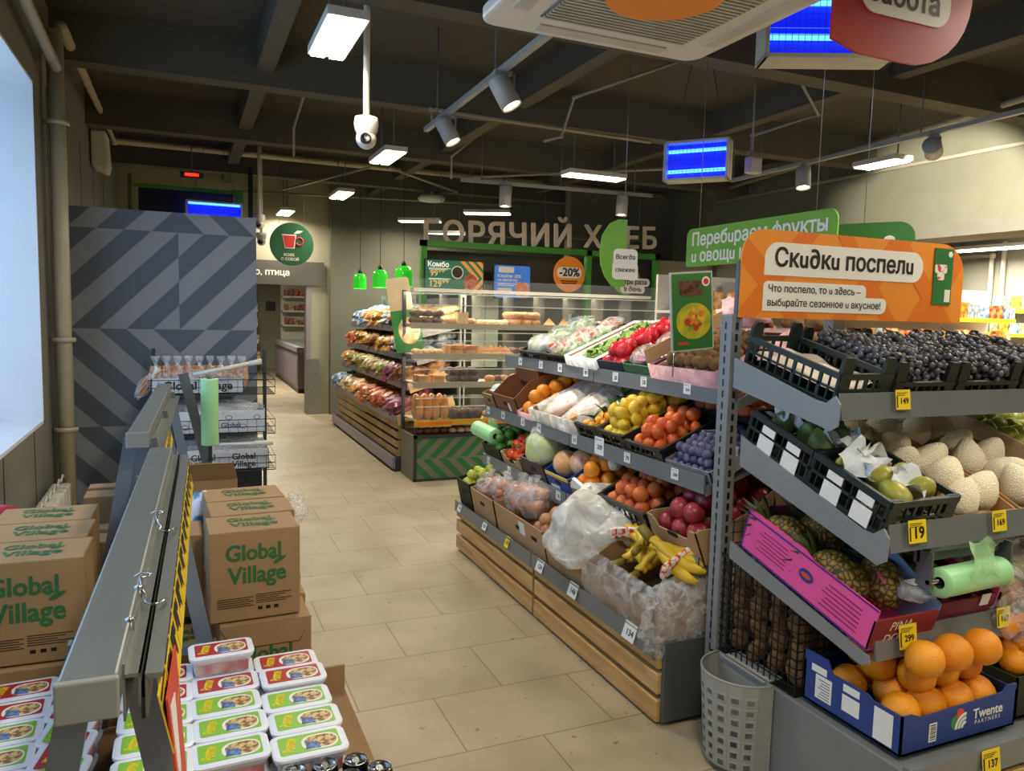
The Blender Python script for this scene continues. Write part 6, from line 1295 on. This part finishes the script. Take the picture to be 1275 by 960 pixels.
t3=thing('freshness_sign','white and green sign reading три раза в день in the bakery frame','sign',(5.22,8.33,1.93)); MB().prism(disc(.2,26,-.08,.1),-.003,.003).build('green_disc',gr,t3); MB().prism(rrect(.42,.10,.045,6,.06,.06),-.007,-.003).prism(rrect(.36,.1,.045,6,.02,-.03),-.0074,-.003).build('white_pill',signw,t3); text(t3,'трu раза',dkink,1,(.06,-.0082,.06),width=.34,bold=.04); text(t3,'в ∂ень',dkink,1,(.02,-.0082,-.03),width=.26,bold=.04); hang(t3,((-.05,.29),),.55)
wd=thing('wall_disc','white disc sign on the beige wall by the bakery','sign',(6.05,8.48,1.75)); MB().prism(disc(.2,28,0,.12,.27),-.01,.01).build('board',signw,wd)
pl=thing('paper_sheet','tall pale sheet on the dark bakery wall seen between the shelves','sheet',(3.35,8.61,.9)); MB().bb(-.17,.17,-.004,.0,0,1.0).build('sheet',M('mint_sheet','b9c9b8',.6,0,.04),pl); MB().bb(-.005,.005,-.006,-.004,0,1.0).build('fold',grey,pl)
lt=M('letter_beige','d8cbb8',.5,0,.04); lw=thing('letter_sign','big beige raised letters ГОРЯЧИЙ ХЛЕБ hanging above the bakery','sign',(4.05,8.42,2.49),(0,rad(-1.9),rad(-3)))
a_=text(lw,'ГОРЯЧИЙ ХЛЕБ',lt,1,(0,0,.0),width=3.05,bold=.035,ext=.03,name='raised_letters',sp=1.12); MB().bb(-1.5,1.5,.02,.035,-.02,.0).build('backing_rail',mid,lw); m=MB()
for x in (-1.3,0,1.3): m.tube([(x,.03,0),(x,.03,.95)],.004,5)
m.build('hanger_rod',mid,lw)
# pendants
grg=M('green_glass','2fb52c',.15,0,.1,3,emit=.5,ecol='1f8a1c'); bulb=M('bulb_glow','e8ffd8',.5,emit=8)
for i,(x,y,z,r) in enumerate(((2.25,10.6,1.95,.09),(2.39,10.0,1.97,.10),(2.52,9.3,1.98,.11))):
    t=thing('pendant_lamp',('leftmost and furthest','middle','nearest and largest')[i]+' of the three green ribbed pendant lamps','pendant lamp',(x,y,z)); m=MB(); n=24; prof=((.25,.98),(.6,.93),(.86,.75),(.97,.45),(1,0),(1,-.9))
    m.ring_tube([[(r*q*(1+.035*math.cos(12*6.283*k/n*.5))*math.cos(6.283*k/n),r*q*(1+.035*math.cos(12*6.283*k/n*.5))*math.sin(6.283*k/n),r*zz*1.25) for k in range(n)] for q,zz in prof],0,False,True); m.build('ribbed_shade',grg,t); MB().ball((0,0,-.02),(.03,.03,.06),10,8).build('bulb',bulb,t); MB().tube([(0,0,r*1.2),(0,0,3.449-z)],.004,5).lathe([(0,r*1.2),(.03,r*1.2),(.03,r*1.2+.05),(0,r*1.2+.06)],10).build('cord',black,t)
    l=bpy.data.lights.new('pendant_bulb','POINT'); l.energy=2.5; l.color=(.85,1,.7); l.shadow_soft_size=.04; lo=bpy.data.objects.new('pendant_bulb',l); COL.objects.link(lo); lo.location=(x,y,z-.14)
# coffee sign and doorway band
cs=thing('hanging_sign','round dark green sign with a red coffee cup hanging before the doorway','sign',(1.17,9.3,2.30)); MB().prism(disc(.25,36),-.008,.008).build('board',M('sign_forest_green','1f5a34',.5,0,.05),cs); cr=M('cup_red','c8302c',.5)
MB().prism([(-.11,.11),(.05,.11),(.03,-.05),(-.08,-.05)],-.013,-.008).build('cup_outline',signw,cs); MB().prism([(-.10,.10),(.04,.10),(.022,-.04),(-.072,-.04)],-.016,-.013).build('cup_shape',cr,cs); MB().tube([(.085+.04*math.cos(rad(a)),-.012,.035+.045*math.sin(rad(a))) for a in range(-160,161,20)],.010,6).build('cup_handle',cr,cs); MB().prism([(.02,.12),(.09,.13),(.13,.16),(.06,.16)],-.012,-.008).build('leaf_outline',signw,cs)
text(cs,'КОФЕ',signw,1,(-.03,-.009,-.125),width=.12,bold=.02); text(cs,'С СОБОЙ',signw,1,(-.02,-.009,-.175),width=.20,bold=.02); hang(cs,((-.14,.2),(.14,.2)),1.149)
bd=thing('department_sign','grey band above the doorway reading мясо, птица','sign',(.86,11.40,2.06)); MB().bb(-.95,1.03,-.01,.03,-.17,.17).build('board',M('band_grey','55524c',.6,0,.05),bd); text(bd,'мясо, птица',signw,1,(.19,-.0115,.0),width=.70,bold=.03)
# ---------------------------------------------------------------- through the doorway
fz=thing('chest_freezer','long mauve grey chest freezer in the room beyond the doorway','freezer',(2.35,16.2,0)); fm_=M('freezer_mauve','6d6470',.45,.1,.06)
MB().bb(-.45,.45,-1.9,1.9,.08,.75).build('cabinet',fm_,fz,bevel=.01); MB().bb(-.47,.47,-1.92,1.92,.75,.85).build('rim',M('freezer_rim','8f8a90',.4,.2),fz,bevel=.01); MB().bb(-.38,.38,-1.8,1.8,.851,.856).build('glass_lid',M('freezer_glass','7f8a8a',.1,.2),fz); m=MB()
for k in range(2): m.bb(-.456,-.45,-1.85+k*1.87,-.02+k*1.87,.15,.65)
m.build('side_panel',M('freezer_panel','857a86',.5,.1),fz); MB().bb(-.44,.44,-1.88,1.88,0,.08).build('plinth',black,fz)
def far_shelf(label,x,y,rz,n,w,h,zs,cols,place,k0=0):
    t=thing('goods_shelf',label,'shelving',(x,y,0),(0,0,rad(rz))); MB().bb(-w/2,w/2,.0,.03,0,h).build('back_panel',white_m,t)
    for z in zs: s=MB().bb(-w/2,w/2,-.32,0,z-.025,z).build('shelf',white_m,t); MB().bb(-w/2,w/2,-.33,-.32,z-.035,z+.01).build('price_rail',yellow if k0 else white_m,s)
    T=t.matrix_basis.copy() if False else Matrix.Translation((x,y,0))@Matrix.Rotation(rad(rz),4,'Z')
    for zi,z in enumerate(zs):
        xx=-w/2+.05; i=0
        while xx<w/2-.05:
            ww=R.uniform(.08,.13); hh=R.uniform(.13,.2); c=R.choice(cols); mt=pk[c]
            key=('box',c,int(ww*50),int(hh*50)); 
            if key not in _tc: _tc[key]=MB().bb(-int(ww*50)/100,int(ww*50)/100,-.05,.05,0,int(hh*50)/50).mesh('pack_body',mt)
            o=bpy.data.objects.new('grocery_pack',_tc[key]); COL.objects.link(o); o.matrix_world=T@Matrix.Translation((xx+ww/2,-.24,z))@Matrix.Rotation(R.uniform(-.1,.1),4,'Z')
            tag(o,'%s grocery pack on shelf %s of the %s'%(pkn[c],('one','two','three','four','five')[zi],place),'pack','%s packs, shelf %d of the %s'%(pkn[c],zi+1,place)); xx+=ww+.012
far_shelf('narrow white shelf of packs left inside the cold room',1.1,19.2,0,4,1.0,2.2,(.35,.75,1.15,1.5),(0,8,1,3),'left cold room shelving')
far_shelf('white shelf of colourful packs right inside the cold room',3.2,19.6,0,4,2.0,2.2,(1.15,1.5,1.85),(2,7,1,5),'right cold room shelving')
o=thing('wall_notice','small dark square notice on the cold room wall','notice',(2.05,20.49,1.6)); MB().bb(-.12,.12,-.01,0,-.12,.12).build('sheet',dgrey,o)
# ---------------------------------------------------------------- shelves beyond the end display
def black_shelf(): pass
far_shelf('long dark grocery shelving beyond the grape display',6.35,6.0,0,4,4.6,1.95,(.75,1.05,1.32,1.62),(2,6,0,3,8,5,2,1,6),'shelving beyond the grapes',1)
far_shelf('grocery shelving at the far right beyond the grape display',9.93,5.2,-90,4,3.0,1.9,(.75,1.1,1.45,1.75),(2,6,0,3,1),'far right shelving',1)
o=thing('promo_poster','red poster tilted on the shelving at the right','poster',(4.15,4.1,1.32),(0,rad(8),rad(-10))); MB().prism(rrect(.22,.52,.01,2,0,.26),-.004,.004).build('sheet',M('poster_red','c8505a',.5,0,.15,6),o); MB().prism(rrect(.12,.05,.01,3,-.02,.45),-.006,-.004).prism(rrect(.11,.05,.01,3,-.03,.38),-.006,-.004).prism(rrect(.10,.14,.01,3,-.04,.24),-.006,-.004).build('white_patch',signw,o); MB().prism(disc(.05,16,.04,.1,.06),-.006,-.004).build('round_picture',M('poster_pink','d89a94',.5),o); MB().bb(-.02,.02,.004,.02,-1.32,.2).build('stake',grey,o)
o=thing('grey_box','plain grey case standing on the shelving at the right','box',(4.9,5.85,1.62)); MB().bb(-.16,.16,-.1,.1,0,.28).build('case_body',M('case_grey','7c7a70',.5),o,bevel=.01)
